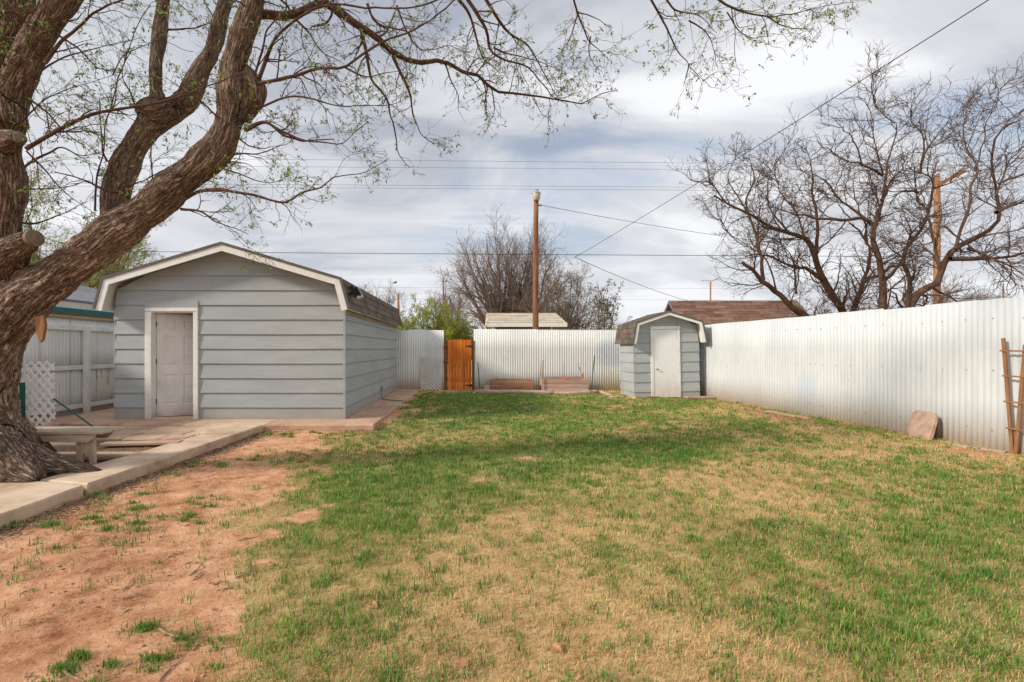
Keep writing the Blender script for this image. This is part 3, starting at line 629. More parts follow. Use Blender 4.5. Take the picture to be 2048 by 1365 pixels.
def sheet_obj(p0, p1, z0, h0, h1, mat, parent, jit=.004, wob=.0):
    p0 = Vector(p0); p1 = Vector(p1); d = p1-p0; V, Q = corr_sheet(d.length, h0, h1, wob=wob)
    me_o = npmesh('corrugated_sheet', V, Q, mat, None, smooth=True); me_o.parent = parent
    dd = d.normalized(); y = Vector((-dd.y, dd.x))
    Mt = Matrix(((dd.x, y.x, 0, 0), (dd.y, y.y, 0, 0), (0, 0, 1, 0), (0, 0, 0, 1)))
    pl = Vector(parent.location); off = y*random.uniform(-jit, jit)
    me_o.matrix_local = Matrix.Translation(Vector((p0.x+off.x-pl.x, p0.y+off.y-pl.y, z0-pl.z))) @ Mt; return me_o
def fence_run(name, a, b, z0, H, mat, label, w=.66, zfun=None, over=.03):
    a = Vector(a); b = Vector(b); L = (b-a).length; n = max(1, round(L/w)); r = thing(name, (a.x, a.y, z0), label, 'fence')
    for k in range(n):
        p = a.lerp(b, k/n); q = a.lerp(b, (k+1)/n)+(b-a).normalized()*over; dy = Vector((-(b-a).y, (b-a).x)).normalized()*(.003*(k % 2))
        dz = random.uniform(-.013, .013)
        sheet_obj(p+dy, q+dy, z0-.06, H+.06+dz, H+.06+dz+random.uniform(-.006, .006), mat, r, wob=random.uniform(-.012, .012))
    return r, a, b
FB = 15.2
ra, _, _ = fence_run('corrugated_fence', (-2.60, FB), ((886-CX)/F*FB, FB), .07, 2.0, M['fence_back'], 'short white corrugated metal fence between big shed and orange gate')
MB().box((-2.6, FB+.02, 1.85), (-.93, FB+.06, 1.94)).build('rail', M['white_wood'], ra)
MB().box((-2.6, FB+.02, .45), (-.93, FB+.06, .54)).build('rail', M['white_wood'], ra)
rb, _, _ = fence_run('corrugated_fence', ((947.5-CX)/F*FB, FB), (6.36, FB), .08, 2.005, M['fence_back'], 'long white corrugated metal fence behind the raised beds')
for z in (.45, 1.15, 1.88): MB().box((.13, FB+.02, z), (6.3, FB+.06, z+.09)).build('rail', M['gate_post'], rb)
MB().box((2.2, FB-.012, 2.089), (6.35, FB+.05, 2.106)).build('cap_strip', M['gate_post'], rb)
for x in (.2, 2.2, 4.3, 6.2): MB().box((x-.045, FB+.062, 0), (x+.045, FB+.15, 2.0)).build('post', M['gate_post'], rb)
rc, _, _ = fence_run('corrugated_fence', (6.32, 15.15), (7.43, 1.75), .07, 2.04, M['fence_right'], 'long white corrugated metal fence along the right side of the lawn')
dv = (Vector((7.43, 1.75))-Vector((6.32, 15.15))).normalized()
for z in (.5, 1.8):
    MB().prism([(6.35, 15.1, z), (7.46, 1.7, z), (7.46, 1.7, z+.09), (6.35, 15.1, z+.09)], (1, 0, 0), .04).build('rail', M['white_wood'], rc)
def screws(root, a, b, zs, mat, step=.305, out=.013):
    a, b = Vector(a), Vector(b); d = (b-a).normalized(); nrm = Vector((d.y, -d.x, 0)) if len(d) == 3 else Vector((d.y, -d.x)); mb = MB(); k = .1
    while k < (b-a).length:
        for z in zs:
            p = a+d*(k+random.uniform(-.02, .02)); c = Vector((p.x+nrm.x*out, p.y+nrm.y*out, z+random.uniform(-.012, .012))); q = c+Vector((nrm.x, nrm.y, 0))*.006
            mb.tube([c-Vector((nrm.x, nrm.y, 0))*.008, q], .0055, 6)
        k += step
    tag(mb.build('screws', mat, root), kind='stuff')
screws(rc, (6.32, 15.15), (7.43, 1.75), (.35, 1.15, 1.85), M['conduit'])
screws(rb, (.13, FB), (6.3, FB), (.5, 1.2, 1.93), M['conduit'])
def left_fence():
    x = -8.13; r = thing('corrugated_fence', (x, 4.5, .1), 'white corrugated metal fence with rails and posts left of the big shed', 'fence')
    y = 3.5
    while y < 15.2:
        e = min(y+.66, 15.25)
        sheet_obj((x, e), (x, y-.03), .25, .82, .82, M['fence_left'], r); sheet_obj((x-.006, e), (x-.006, y-.03), 1.05, 1.02, 1.02, M['fence_left'], r); y += .66
    for z in (1.83, 1.02, .22):
        y = 3.5
        while y < 15: MB().cbox((x+.012, y, z), (x+.055, min(y+2.43, 15.2), z+.09), .004).build('rail', M['white_wood'], r); y += 2.44
    for y in (4.8, 7.25, 9.69, 12.13, 14.5): MB().cbox((x+.057, y-.05, .10), (x+.145, y+.05, 1.93), .006).build('post', M['white_wood'], r)
    y = 3.5
    while y < 15: MB().cbox((x-.03, y, 2.072+random.uniform(0, .012)), (x+.05, y+1.19, 2.115), .004).build('cap_board', M['tan_wood'], r); y += 1.2
    MB().cbox((x-.06, 3.5, .02), (x+.02, 15.2, .24), .01).build('footing', M['siding_base'], r)
left_fence()

# ------------------------------------------------------------------ gate
def gate():
    x0, x1 = (896-CX)/F*FB, (943-CX)/F*FB; r = thing('wooden_gate', ((x0+x1)/2, FB, .1), 'orange stained wooden picket gate with black hinges', 'gate')
    xa, xb = (888-CX)/F*FB, (948-CX)/F*FB
    MB().cbox((xa, FB-.02, .05), (x0-.012, FB+.07, 1.69), .005).build('post', M['gate_post'], r)
    MB().cbox((x1+.012, FB-.02, .05), (xb+.02, FB+.07, 1.72), .005).build('post', M['gate_post'], r)
    n = 8; w = (x1-x0)/n
    for k in range(n):
        a = x0+k*w+.003; b = x0+(k+1)*w-.003; z = 1.755+random.uniform(-.012, .012); c = .035
        MB().prism([(a, FB-.045, .12), (b, FB-.045, .12), (b, FB-.045, z-c), (b-c*.75, FB-.045, z), (a+c*.75, FB-.045, z), (a, FB-.045, z-c)][::-1], (0, 1, 0), .018+random.uniform(0, .003)).build('picket', M['gate'], r)
    for z in (.35, 1.45): MB().box((x0, FB-.024, z), (x1, FB+.012, z+.09)).build('rail', M['gate'], r)
    for z in (1.52, .24):
        MB().prism([(x1-.22, FB-.051, z+.012), (x1-.02, FB-.051, z-.03), (x1+.035, FB-.051, z-.03), (x1+.035, FB-.051, z+.05), (x1-.02, FB-.051, z+.05), (x1-.22, FB-.051, z+.022)][::-1], (0, 1, 0), .006).build('hinge', M['black_iron'], r)
    for z in (1.5, 1.01): MB().tube([(xa-.03, FB-.05, z+.02), (xa+.03, FB-.06, z), (x0+.02, FB-.055, z)], .011, 6).build('latch', M['black_iron'], r)
    MB().box((x0-.3, FB-.6, .085), (x1+.15, FB-.45, .115)).build('threshold', M['concrete'], r)
gate()

# ------------------------------------------------------------------ lattices
def lattice(loc, w, h, pitch, sw, label, tilt=None, skew=0):
    """diamond lattice: two layers of diagonal strips clipped to the panel, each strip a part"""
    r = thing('lattice_panel', loc, label, 'lattice'); t = .008
    def seg(c, s):
        # line x*s + z = c (s=+1: falling, -1: rising) clipped to 0..w, 0..h
        pts = []
        for x in (0, w):
            z = c-s*x
            if -1e-6 <= z <= h+1e-6: pts.append((x, z))
        for z in (0, h):
            x = (c-z)/s
            if -1e-6 <= x <= w+1e-6: pts.append((x, z))
        pts = sorted(set((round(a, 4), round(b, 4)) for a, b in pts)); return (pts[0], pts[-1]) if len(pts) > 1 else None
    for s, lay in ((1, 0), (-1, 1)):
        c = (-w if s < 0 else 0)+pitch*.5
        while c < (h if s < 0 else w+h):
            g = seg(c, s)
            if g and math.dist(*g) > .04:
                a, b = Vector((g[0][0], 0, g[0][1])), Vector((g[1][0], 0, g[1][1])); d = (b-a).normalized(); nn = Vector((-d.z, 0, d.x))*sw/2; y = lay*t
                q = [a-nn, b-nn, b+nn, a+nn]; q = [Vector((v.x+skew*(1-v.z/h), y, v.z)) for v in q]
                mb = MB().prism([v+Vector(loc) for v in q], (0, 1, 0), t); mb.build('strip', M['lattice'], r)
            c += pitch
    if tilt: r.rotation_euler = tilt
    return r
lattice(((841-CX)/F*15.1, 15.12, .10), .66, 1.12, .115, .036, 'white lattice panel against the fence left of the orange gate')
lattice((-7.92, 8.02, .10), .62, 1.13, .17, .045, 'broken white lattice panel leaning near the old tree', tilt=(math.radians(-8), 0, math.radians(-8)), skew=.22)

# ------------------------------------------------------------------ raised beds and the things round them
def raised_bed(x0, x1, y0, y1, z0, h, mat, label, warp):
    r = thing('raised_bed', ((x0+x1)/2, y0, z0), label, 'planter'); n = 3; bh = h/n; t = .04
    for k in range(n):
        z = z0+k*bh
        a, b, c, d = z, z, z+bh-.008, z+bh-.008
        if warp and k == 2: c, d = z+bh-.01, z+bh-.035
        MB().prism([(x0, y0, a), (x1, y0, b), (x1, y0, c), (x0, y0, d)][::-1], (0, 1, 0), t+random.uniform(-.004, .004)).build('front_board', mat, r)
        MB().box((x0, y1-t, z), (x1, y1, z+bh-.008+(.06 if k == 2 and not warp else 0))).build('back_board', mat, r)
        for x in (x0, x1-t): MB().box((x, y0+t+.006, z), (x+t, y1-t-.002, z+bh-.008)).build('side_board', mat, r)
    for x in (x0+t, x1-t-.05): MB().box((x, y0+t+.008, z0-.05), (x+.05, y0+t+.055, z0+h+.03)).build('corner_post', M['stick'], r)
    s = MB(); nx, ny = 12, 6; V = []; Fc = []
    for j in range(ny+1):
        for i in range(nx+1): V.append((x0+t+.001+(x1-x0-2*t-.002)*i/nx, y0+t+.001+(y1-y0-2*t-.002)*j/ny, z0+h*(.78)+random.uniform(-.012, .02)))
    for j in range(ny):
        for i in range(nx): q = j*(nx+1)+i; Fc.append((q, q+1, q+nx+2, q+nx+1))
    s.add(V, Fc).build('soil', M['debris'], r)
    return r
YB = 14.35
bx = lambda px, Y=YB: (px-CX)/F*Y
raised_bed(bx(982), bx(1066.5), YB, YB+.62, .115, .375, M['bed_wood'], 'brown weathered raised bed of warped boards, the left of the two', True)
raised_bed(bx(1086), bx(1177), YB, YB+.66, .110, .385, M['bed_wood_grey'], 'greyish raised bed holding a clay pot, the right of the two', False)
tag(MB().cbox((bx(968.5), YB+.05, .10), (bx(981), YB+.26, .30), .012).build('timber_block', M['bed_wood_grey'], origin=(bx(975), YB+.15, .1)), 'short grey timber block left of the brown raised bed', 'block')
pt = thing('clay_pot', (bx(1129, YB+.2), YB+.22, .40), 'orange clay pot standing in the greyish raised bed', 'pot')
def ring_lathe(mb, prof, c, n=20): mb.lathe(prof, c, n); return mb
MB().lathe([(.085, 0), (.12, .085), (.12, .088), (.105, .088), (.10, .07)], pt.location, 20).build('pot_body', M['clay'], pt, smooth=False)
MB().lathe([(.118, .07), (.15, .07), (.15, .112), (.135, .112), (.12, .09)], pt.location, 20).build('rim', M['clay'], pt)
def stick(name, pts, r, mat, label, cat, n=6, group=None, gnarl=0.0):
    pts = [Vector(p) for p in pts]
    if gnarl:
        q = []
        for a, b in zip(pts[:-1], pts[1:]):
            for k in range(4): q.append(a.lerp(b, k/4)+Vector([random.uniform(-gnarl, gnarl) for _ in range(3)]))
        pts = q+[pts[-1]]
    m = len(pts); rr = r if hasattr(r, '__len__') else [r]*m
    if len(rr) != m: rr = list(np.interp(np.linspace(0, 1, m), np.linspace(0, 1, len(rr)), rr))
    o = MB(); o.tube(pts, rr, n); ob = o.build(name, mat, origin=tuple(pts[0])); tag(ob, label, cat, group); return ob
def c7(x, y, Y): return P(930+x/6.206, 640+y/6.206, Y)
stick('wooden_stake', [c7(953, 890, 14.3), c7(966, 500, 14.32)], [.020, .013], M['stick'], 'tall pale wooden stake at the left corner of the greyish raised bed', 'stake')
stick('dead_stem', [c7(948, 725, 14.6), c7(930, 660, 14.6), c7(934, 520, 14.6)], [.011, .008, .004], M['stick'], 'thin dead stem beside the tall pale stake', 'stem', gnarl=.012)
stick('dead_stem', [c7(1222, 722, 14.75), c7(1220, 600, 14.8), c7(1224, 520, 14.8)], [.008, .006, .003], M['stick'], 'thin dead stem rising behind the clay pot', 'stem', gnarl=.012)
stick('leaning_stick', [c7(1462, 735, 14.6), c7(1398, 540, 14.75)], [.018, .012], M['stick'], 'grey stick leaning to the left in the greyish raised bed', 'stick', gnarl=.006)
stick('wooden_stake', [c7(1459, 790, 14.95), c7(1459, 665, 14.95)], .028, M['stick'], 'short wooden stake beside the leaning stick', 'stake')
stick('wooden_stake', [c7(1527, 800, 14.6), c7(1527, 698, 14.6)], .02, M['stick'], 'short thin stake at the right corner of the greyish raised bed', 'stake')
for (a, b, lab) in [((184, 866, 14.5), (160, 540, 14.55), 'green metal garden stake between orange gate and brown raised bed'), ((1556, 980, 13.2), (1608, 448, 13.3), 'tall green garden stake leaning right of the raised beds')]:
    t0, t1 = c7(*a), c7(*b); g = thing('garden_stake', t0, lab, 'stake'); mid = t0.lerp(t1, .22)
    MB().tube([mid, t1], .014, 8).build('stake_rod', M['stake'], g); MB().tube([t0, mid], .014, 8).build('stake_tip', M['gate_post'], g); MB().tube([t1, t1+(t1-t0).normalized()*.02], .016, 8).build('stake_cap', M['stake'], g)
def log(pts, r, label, mat='log'):
    pts = [Vector(p) for p in pts]; q = []
    for a, b in zip(pts[:-1], pts[1:]):
        for k in range(6): q.append(a.lerp(b, k/6)+Vector((0, random.uniform(-.006, .006), random.uniform(-.005, .005))))
    q.append(pts[-1]); rr = [r*random.uniform(.9, 1.08) for _ in q]
    o = MB().tube(q, rr, 10).build('edging_log', M[mat], origin=tuple(q[0]), smooth=True); tag(o, label, 'log'); return o
log([c7(150, 895, 13.9), c7(600, 895, 13.85), c7(1115, 905, 13.8)], .068, 'long pale edging log in front of the brown raised bed')
log([c7(1112, 910, 13.75), c7(1300, 918, 13.7), c7(1665, 890, 13.9)], .062, 'pale edging log in front of the greyish raised bed')
log([c7(1680, 890, 13.8), c7(1820, 950, 13.1)], .052, 'short slanting edging log between the bed border and the shed')
log([c7(1790, 970, 12.85), c7(2045, 972, 12.8), P(1273, 797, 12.6)], .060, 'pale edging log ending at the corner of the small shed')
log([c7(100, 925, 13.8), c7(160, 885, 14.2)], .05, 'short stub of edging log below the orange gate post')
for (p, q, lab) in [((1403, 1462), (.0, .16), 'upper weathered plank on the ground right of the small shed'), ((1420, 1440), (.2, .1), 'lower weathered plank')]: pass
def plank(cx, cy, cz, L, w, t, rot, mat, label, tilt=0):
    m = Matrix.Translation((cx, cy, cz)) @ Matrix.Rotation(rot, 4, 'Z') @ Matrix.Rotation(tilt, 4, 'Y')
    o = MB().cbox((-L/2, -w/2, 0), (L/2, w/2, t), .006, m).build('plank', M[mat], origin=(cx, cy, cz)); tag(o, label, 'plank'); return o
plank(5.95+.25, 12.35, .13, .85, .14, .05, .05, 'log', 'weathered plank lying right of the small shed door')
plank(6.02, 12.50, .115, .55, .12, .04, .35, 'bed_wood', 'short brown plank against the foot of the small shed')
plank(6.42, 9.35, .10, 1.1, .12, .035, PI/2+.1, 'bed_wood', 'brown board lying in the dead leaves along the right fence')
plank(6.85, 6.25, .09, .55, .10, .03, 2.0, 'log', 'pale board lying left of the brown trellis')
plank(5.0, 12.62, .095, .35, .12, .05, .2, 'bed_wood', 'small wood block at the foot of the small shed left wall')

# leaning slab stone
def paver_stone():
    b0 = Vector((6.83, 7.20, .07)); b1 = Vector((6.72, 6.72, .07)); d = (b1-b0).normalized(); up = (Vector((.22, .10, .40))).normalized(); nn = d.cross(up).normalized(); L = (b1-b0).length
    if nn.x > 0: nn = -nn
    mt = Matrix((d, up, nn)).transposed().to_4x4(); mt = Matrix.Translation(b0) @ mt
    n = 20; mb = MB(); hw, hh, t, cr = L/2, .235, .065, .07; out = []
    for i in range(n*4):
        a = 2*PI*i/(n*4); c, s = math.cos(a), math.sin(a); k = (abs(c)**6+abs(s)**6)**(-1/6); out.append((hw*c*k*(1+random.uniform(-.008, .008)), hh*s*k*(1+random.uniform(-.008, .008))))
    m = len(out); V = []
    for (z, ins) in ((0, .02), (.012, 0), (t-.015, 0), (t, .022)): V += [mt @ Vector((hw+x*(1-ins/hw), hh+y*(1-ins/hh), z)) for x, y in out]
    Fc = [tuple(reversed(range(m))), tuple(range(3*m, 4*m))]
    for k in range(3):
        for i in range(m): j = (i+1) % m; Fc.append((k*m+i, k*m+j, (k+1)*m+j, (k+1)*m+i))
    o = mb.add(V, Fc).build('paver_stone', M['block'], origin=tuple(b0)); tag(o, 'pinkish concrete stepping stone leaning against the right fence', 'stone')
paver_stone()
def trellis():
    fd = Vector((.0828, -1, 0)).normalized()     # along the fence towards the camera
    def T(px, py, off=.09):                      # point on a plane parallel to the fence
        k = (px-CX)/F; Y = (7.583-off)/(k+.0864); return P(px, py, Y)
    r = thing('garden_trellis', T(2031, 910), 'brown wooden fan trellis against the right fence', 'trellis')
    def bar(name, a, b, w, t, off):
        a, b = T(*a, off), T(*b, off); d = (b-a).normalized(); s = d.cross(Vector((-1, -.08, 0))).normalized()*w/2
        MB().prism([a-s, b-s, b+s, a+s], (-.996, -.086, 0), t).build(name, M['trellis'], r)
    bar('upright', (2026.5, 912), (2008, 677), .036, .02, .055); bar('upright', (2033, 912), (2052, 690), .036, .02, .055); bar('upright', (2030, 905), (2029.5, 860), .03, .02, .03)
    for (xa, xb, y, y2) in ((2001, 2066, 702, 703), (2005.5, 2062, 752, 755), (2008.5, 2056, 803, 808), (2013, 2050, 856, 862)): bar('rung', (xa, y), (xb, y2), .020, .014, .078)
trellis()

# ------------------------------------------------------------------ bench, stakes on the patio, litter
def bench():
    r = thing('wooden_bench', (-4.45, 5.42, .10), 'weathered grey wooden bench behind the walkway by the old tree', 'bench')
    MB().cbox((-6.1, 5.25, .478), (-4.18, 5.41, .512), .006).build('seat_board', M['bench'], r)
    MB().cbox((-6.12, 5.415, .478), (-4.13, 5.58, .513), .006).build('seat_board', M['bench'], r)
    MB().prism([(-6.0, 5.27, .475), (-6.0, 5.27, .40), (-4.36, 5.27, .38), (-4.30, 5.27, .42), (-4.27, 5.27, .475)], (0, 1, 0), .03).build('apron', M['bench'], r)
    MB().prism([(-6.0, 5.53, .475), (-6.0, 5.53, .40), (-4.36, 5.53, .38), (-4.30, 5.53, .42), (-4.27, 5.53, .475)], (0, 1, 0), .03).build('apron', M['bench'], r)
    def leg(x):
        # a plank leg with an arched cut-out at its foot, seen face on
        y0 = 5.31; x0, x1 = x-.11, x+.11; arc = [(x+.045*math.cos(a), .10+.06+.09*math.sin(a)) for a in np.linspace(0, PI, 9)]
        P_ = [(x1-.012, .476), (x1, .09), (x+.045, .09)]+arc+[(x-.045, .09), (x0, .09), (x0+.012, .476)]
        # split into two halves to keep faces convex enough
        R = [(x, .476), (x1-.012, .476), (x1, .09), (x+.045, .09)]+arc[:5]; L_ = [(x, .476)]+arc[4:]+[(x-.045, .09), (x0, .09), (x0+.012, .476)]
        mb = MB(); mb.prism([(a, y0, b) for a, b in R], (0, 1, 0), .035); mb.prism([(a, y0, b) for a, b in L_], (0, 1, 0), .035); mb.build('leg', M['bench_leg'], r)
    leg(-4.42); leg(-5.75)
    MB().prism([(-4.53, 5.35, .47), (-4.62, 5.35, .47), (-4.53, 5.35, .38)], (0, 1, 0), .03).build('brace', M['bench_leg'], r)
bench()
g = thing('garden_stake', (-7.0, 7.6, .13), 'thin green stake leaning diagonally behind the bench', 'stake')
MB().tube([P(185, 853, 7.6), P(109, 799, 7.75)], .013, 8).build('stake_rod', M['stake'], g); MB().tube([P(109, 799, 7.75), P(108, 798, 7.752)], .016, 8).build('stake_cap', M['stake'], g)
g = thing('fence_post', (-7.7, 7.95, .10), 'dark green metal post standing by the broken lattice', 'post')
MB().box((-7.72, 7.92, .08), (-7.66, 7.95, .87)).build('post_face', M['stake'], g); MB().box((-7.70, 7.951, .08), (-7.68, 7.99, .87)).build('post_web', M['stake'], g)
plank(-4.55, 6.42, .125, 1.0, .16, .035, .12, 'concrete_red', 'flat reddish slab in the litter bed beside the walkway')
plank(-5.0, 5.55, .10, 1.5, .14, .03, .06, 'dark_plank', 'long dark plank on the soil under the bench')
plank(-4.9, 5.05, .10, .7, .10, .025, -.5, 'dark_plank', 'short dark plank on the soil between trunk and bench')
for i, (x, y, s, lab) in enumerate([(-7.35, 7.62, .26, 'reddish broken brick heap stone left of the bench'), (-7.0, 7.75, .2, 'small reddish broken stone under the leaning lattice')]):
    V = []; mb = MB(); mb.cbox((x-s/2, y-s/3, .12), (x+s/2, y+s/3, .12+s*.5), s*.16, Matrix.Translation((x, y, 0)) @ Matrix.Rotation(.4+i, 4, 'Z') @ Matrix.Translation((-x, -y, 0))); o = mb.build('broken_stone', M['block'], origin=(x, y, .1)); tag(o, lab, 'stone')
cp = thing('conduit_pipe', (-2.31, 12.1, SZ), 'grey bent pipe coming down the big shed wall and across the concrete', 'pipe')
MB().box((-2.352+.03, 12.07, .36), (-2.29, 12.13, .47)).build('pipe_cap', M['conduit'], cp)
MB().tube([(-2.305, 12.1, .40), (-2.305, 12.08, .24), (-2.27, 11.95, .175), (-2.15, 11.75, .160), (-1.66, 11.45, .158)], .014, 8).build('pipe_run', M['conduit'], cp)
# solar light clamped on the shed roof
def solar():
    c = P(710, 583, 8.62); r = thing('solar_light', c, 'black solar floodlight on the corner of the big shed roof', 'lamp')
    m = Matrix.Translation(c) @ Matrix.Rotation(math.radians(-28), 4, 'Y')
    MB().cbox((-.055, -.09, -.11), (.035, .11, .115), .012, m).build('housing', M['black_plastic'], r)
    MB().cbox((.038, -.085, -.14), (.085, .10, .06), .01, m).build('solar_panel', M['black_plastic'], r)
    MB().cbox((-.02, -.08, -.158), (.085, .08, -.113), .012, m).build('lens', M['clear_plastic'], r)
    MB().box((-.13, -.02, -.03), (-.056, .02, .02), m).build('bracket', M['black_iron'], r)
solar()

# ------------------------------------------------------------------ poles, lamps, wires
def pole_with_light():
    Y = 17.0; b = P(1071.5, 700, Y); top = P(1072.5, 402, Y); r = thing('light_pole', (b.x, Y, 0), 'tall brown wooden pole with a yard light on top behind the back fence', 'pole')
    pts = [Vector((b.x+.02*math.sin(k*1.3)*.4, Y, top.z*k/8)) for k in range(9)]; pts[-1].x = top.x
    MB().tube(pts, list(np.linspace(.118, .088, 9)), 16).build('post', M['pole'], r, smooth=True)
    c = (top.x, Y-.05, top.z-.02)
    MB().lathe([(.09, .0), (.115, .04), (.155, .24), (.15, .25)], c, 20).build('lamp_bowl', M['lamp_lens'], r, smooth=True)
    MB().lathe([(.16, .245), (.165, .27), (.11, .33), (.07, .345), (.065, .42), (.03, .43)], c, 20).build('lamp_housing', M['lamp_metal'], r, smooth=True)
    MB().box((top.x-.02, Y-.14, top.z-.1), (top.x+.02, Y-.08, top.z+.0)).build('bracket', M['black_iron'], r)
    MB().tube([P(1076, 411, Y-.05), P(1083, 411, Y-.1)], .03, 8).build('insulator', M['gate_post'], r)
pole_with_light()
def simple_pole(px, top, Y, w, label, mat='pole', arm=None, base=690):
    b = P(px, base, Y); t = P(px, top, Y); r = thing('utility_pole', (b.x, Y, 0), label, 'pole')
    MB().tube([(b.x, Y, 0), (b.x, Y, t.z*.5), (b.x, Y, t.z)], [w*.56, w*.5, w*.42], 12).build('post', M[mat], r, smooth=True)
    if arm:
        MB().box((-arm, -.08, -.09), (arm, .08, .09), Matrix.Translation((b.x+arm*.75, Y-.2, t.z-.25)) @ Matrix.Rotation(-.5, 4, 'Y')).build('crossarm', M[mat], r)
        for s in (-.5, .8): MB().tube([(b.x+arm*(.75+s*.88), Y-.2, t.z-.2+s*arm*.48), (b.x+arm*(.75+s*.88), Y-.2, t.z-.02+s*arm*.48)], .035, 8).build('insulator', M['lamp_metal'], r)
simple_pole(1874, 350, 26, .32, 'orange wooden utility pole with slanting crossarm among the bare trees on the right', 'pole_light', .8)
simple_pole(796.5, 587, 22, .09*1.4, 'reddish pole behind the far end of the big shed', 'pole_light')
simple_pole(886.5, 556, 40, .12, 'thin dark pole above the green bushes', 'pole')
simple_pole(1421, 563, 40, .14, 'thin reddish pole above the brown roof', 'pole_light')
simple_pole(2006.5, 567, 40, .12, 'thin pole at the right edge beyond the fence', 'pole')
simple_pole(1847, 585, 34, .10, 'thin short pole left of the orange utility pole', 'pole')
def wire(pts, r, label, sag=0.0, mat='wire', n=24):
    a, b = Vector(pts[0]), Vector(pts[1]); q = [a.lerp(b, k/n)-Vector((0, 0, sag*4*(k/n)*(1-k/n))) for k in range(n+1)]
    o = MB().tube(q, r, 5).build('overhead_wire', M[mat], origin=tuple(a)); tag(o, label, 'wire'); return o
J = P(1150, 515, 19)
e = P(1960, 0, 6.4); wire((J, e+(e-J)*.35), .0075, 'thick black service wire crossing the sky from the upper right', .10)
wire((P(-900, 492, 19), P(3000, 517, 19)), .011, 'black cable running level across the sky behind the light pole', .1, n=40)
wire((J, P(1420, 612, 34)), .012, 'thin wire falling from the level cable to the brown roof', .25, 'thin_wire')
wire((P(1083, 411, 16.9), P(1760, 505, 24)), .009, 'thin wire from the yard light pole towards the right trees', .25, 'thin_wire')
for (a, b, d, lab) in [(312, 336, 36, 'uppermost of the four thin power lines in the sky'), (328, 347, 36, 'second of the four thin power lines from the top'), (370, 388, 37, 'third of the four thin power lines from the top'), (364, 382, 37, 'lowest pair upper thin power line in the sky')]:
    wire((P(-300, a, d), P(2500, b, d)), .011, lab, .0, 'thin_wire')
wire((P(600, 575, 60), P(2300, 580, 60)), .010, 'faint distant power line above the far roofs', 0, 'thin_wire')
wire((P(600, 598, 60), P(2300, 603, 60)), .010, 'faint distant power line just over the back fence', 0, 'thin_wire')
def bird():
    c = P(790.5, 566.5, 14); r = thing('flying_bird', c, 'small grey bird flying above the big shed roof', 'bird'); m = Matrix.Translation(c) @ Matrix.Rotation(.5, 4, 'Z')
    q = MB().tube([m @ Vector(v) for v in ((-.07, 0, 0), (-.04, 0, .0), (0, 0, .005), (.035, 0, .01), (.06, 0, .015))], [.006, .017, .02, .014, .004], 8); q.build('body', M['bird'], r, smooth=True)
    for s in (-1, 1): MB().prism([m @ Vector(v) for v in ((.025, s*.015, .01), (.015, s*.09, .045), (-.02, s*.13, .05), (-.02, s*.07, .03), (-.02, s*.015, .01))], (0, 0, 1), .003).build('wing', M['bird'], r)
    MB().prism([m @ Vector(v) for v in ((-.06, -.008, 0), (-.11, -.02, 0), (-.11, .02, 0), (-.06, .008, 0))], (0, 0, 1), .003).build('tail', M['bird'], r)
bird()

# ------------------------------------------------------------------ buildings beyond the fences
def tan_shed():
    Y = 24.0; xa, xb = (975-CX)/F*Y, (1133-CX)/F*Y; r = thing('neighbour_shed', ((xa+xb)/2, Y, 0), 'low outbuilding with tan shingle roof and white fascia behind the back fence', 'shed')
    ze = CZ+(HY-653)/F*Y; Yr = Y+2.2; zr = CZ+(HY-627)/F*Yr; xr0, xr1 = (973-CX)/F*Yr, (1112-CX)/F*Yr
    MB().box((xa+.5, Y+.25, 0), (xb-.6, Y+4, ze-.0)).build('wall', M['olive_wall'], r)
    MB().add([(xa, Y, ze+.19), (xb, Y, ze+.19), (xr1, Yr, zr), (xr0, Yr, zr), (xa, Y+4.4, ze+.19), (xb, Y+4.4, ze+.19), (xa, Y, ze+.12), (xb, Y, ze+.12), (xb, Y+4.4, ze+.12), (xa, Y+4.4, ze+.12)], [(0, 1, 2, 3), (3, 2, 5, 4), (0, 3, 4), (1, 5, 2), (0, 6, 7, 1), (1, 7, 8, 5), (5, 8, 9, 4), (4, 9, 6, 0), (6, 9, 8, 7)]).build('roof', M['tan_roof'], r)
    up = (Vector((0, Yr-Y, zr-ze-.19))).normalized()
    shingles(r, (xa+.02, Y, ze+.195), (1, 0, 0), up, xr1-xa-.05, (Vector((0, Yr-Y, zr-ze-.19))).length, M['tan_roof'], tab=.9, expo=.42, each=True, t=.018, jitter=.02)
    MB().box((xa-.02, Y-.05, ze-.03), (xb+.03, Y-.005, ze+.185)).build('fascia', M['trim'], r)
    for x in (xa+.28, xb-.75): MB().box((x-.05, Y+.1, 0), (x+.05, Y+.2, ze-.03)).build('post', M['trim'], r)
tan_shed()
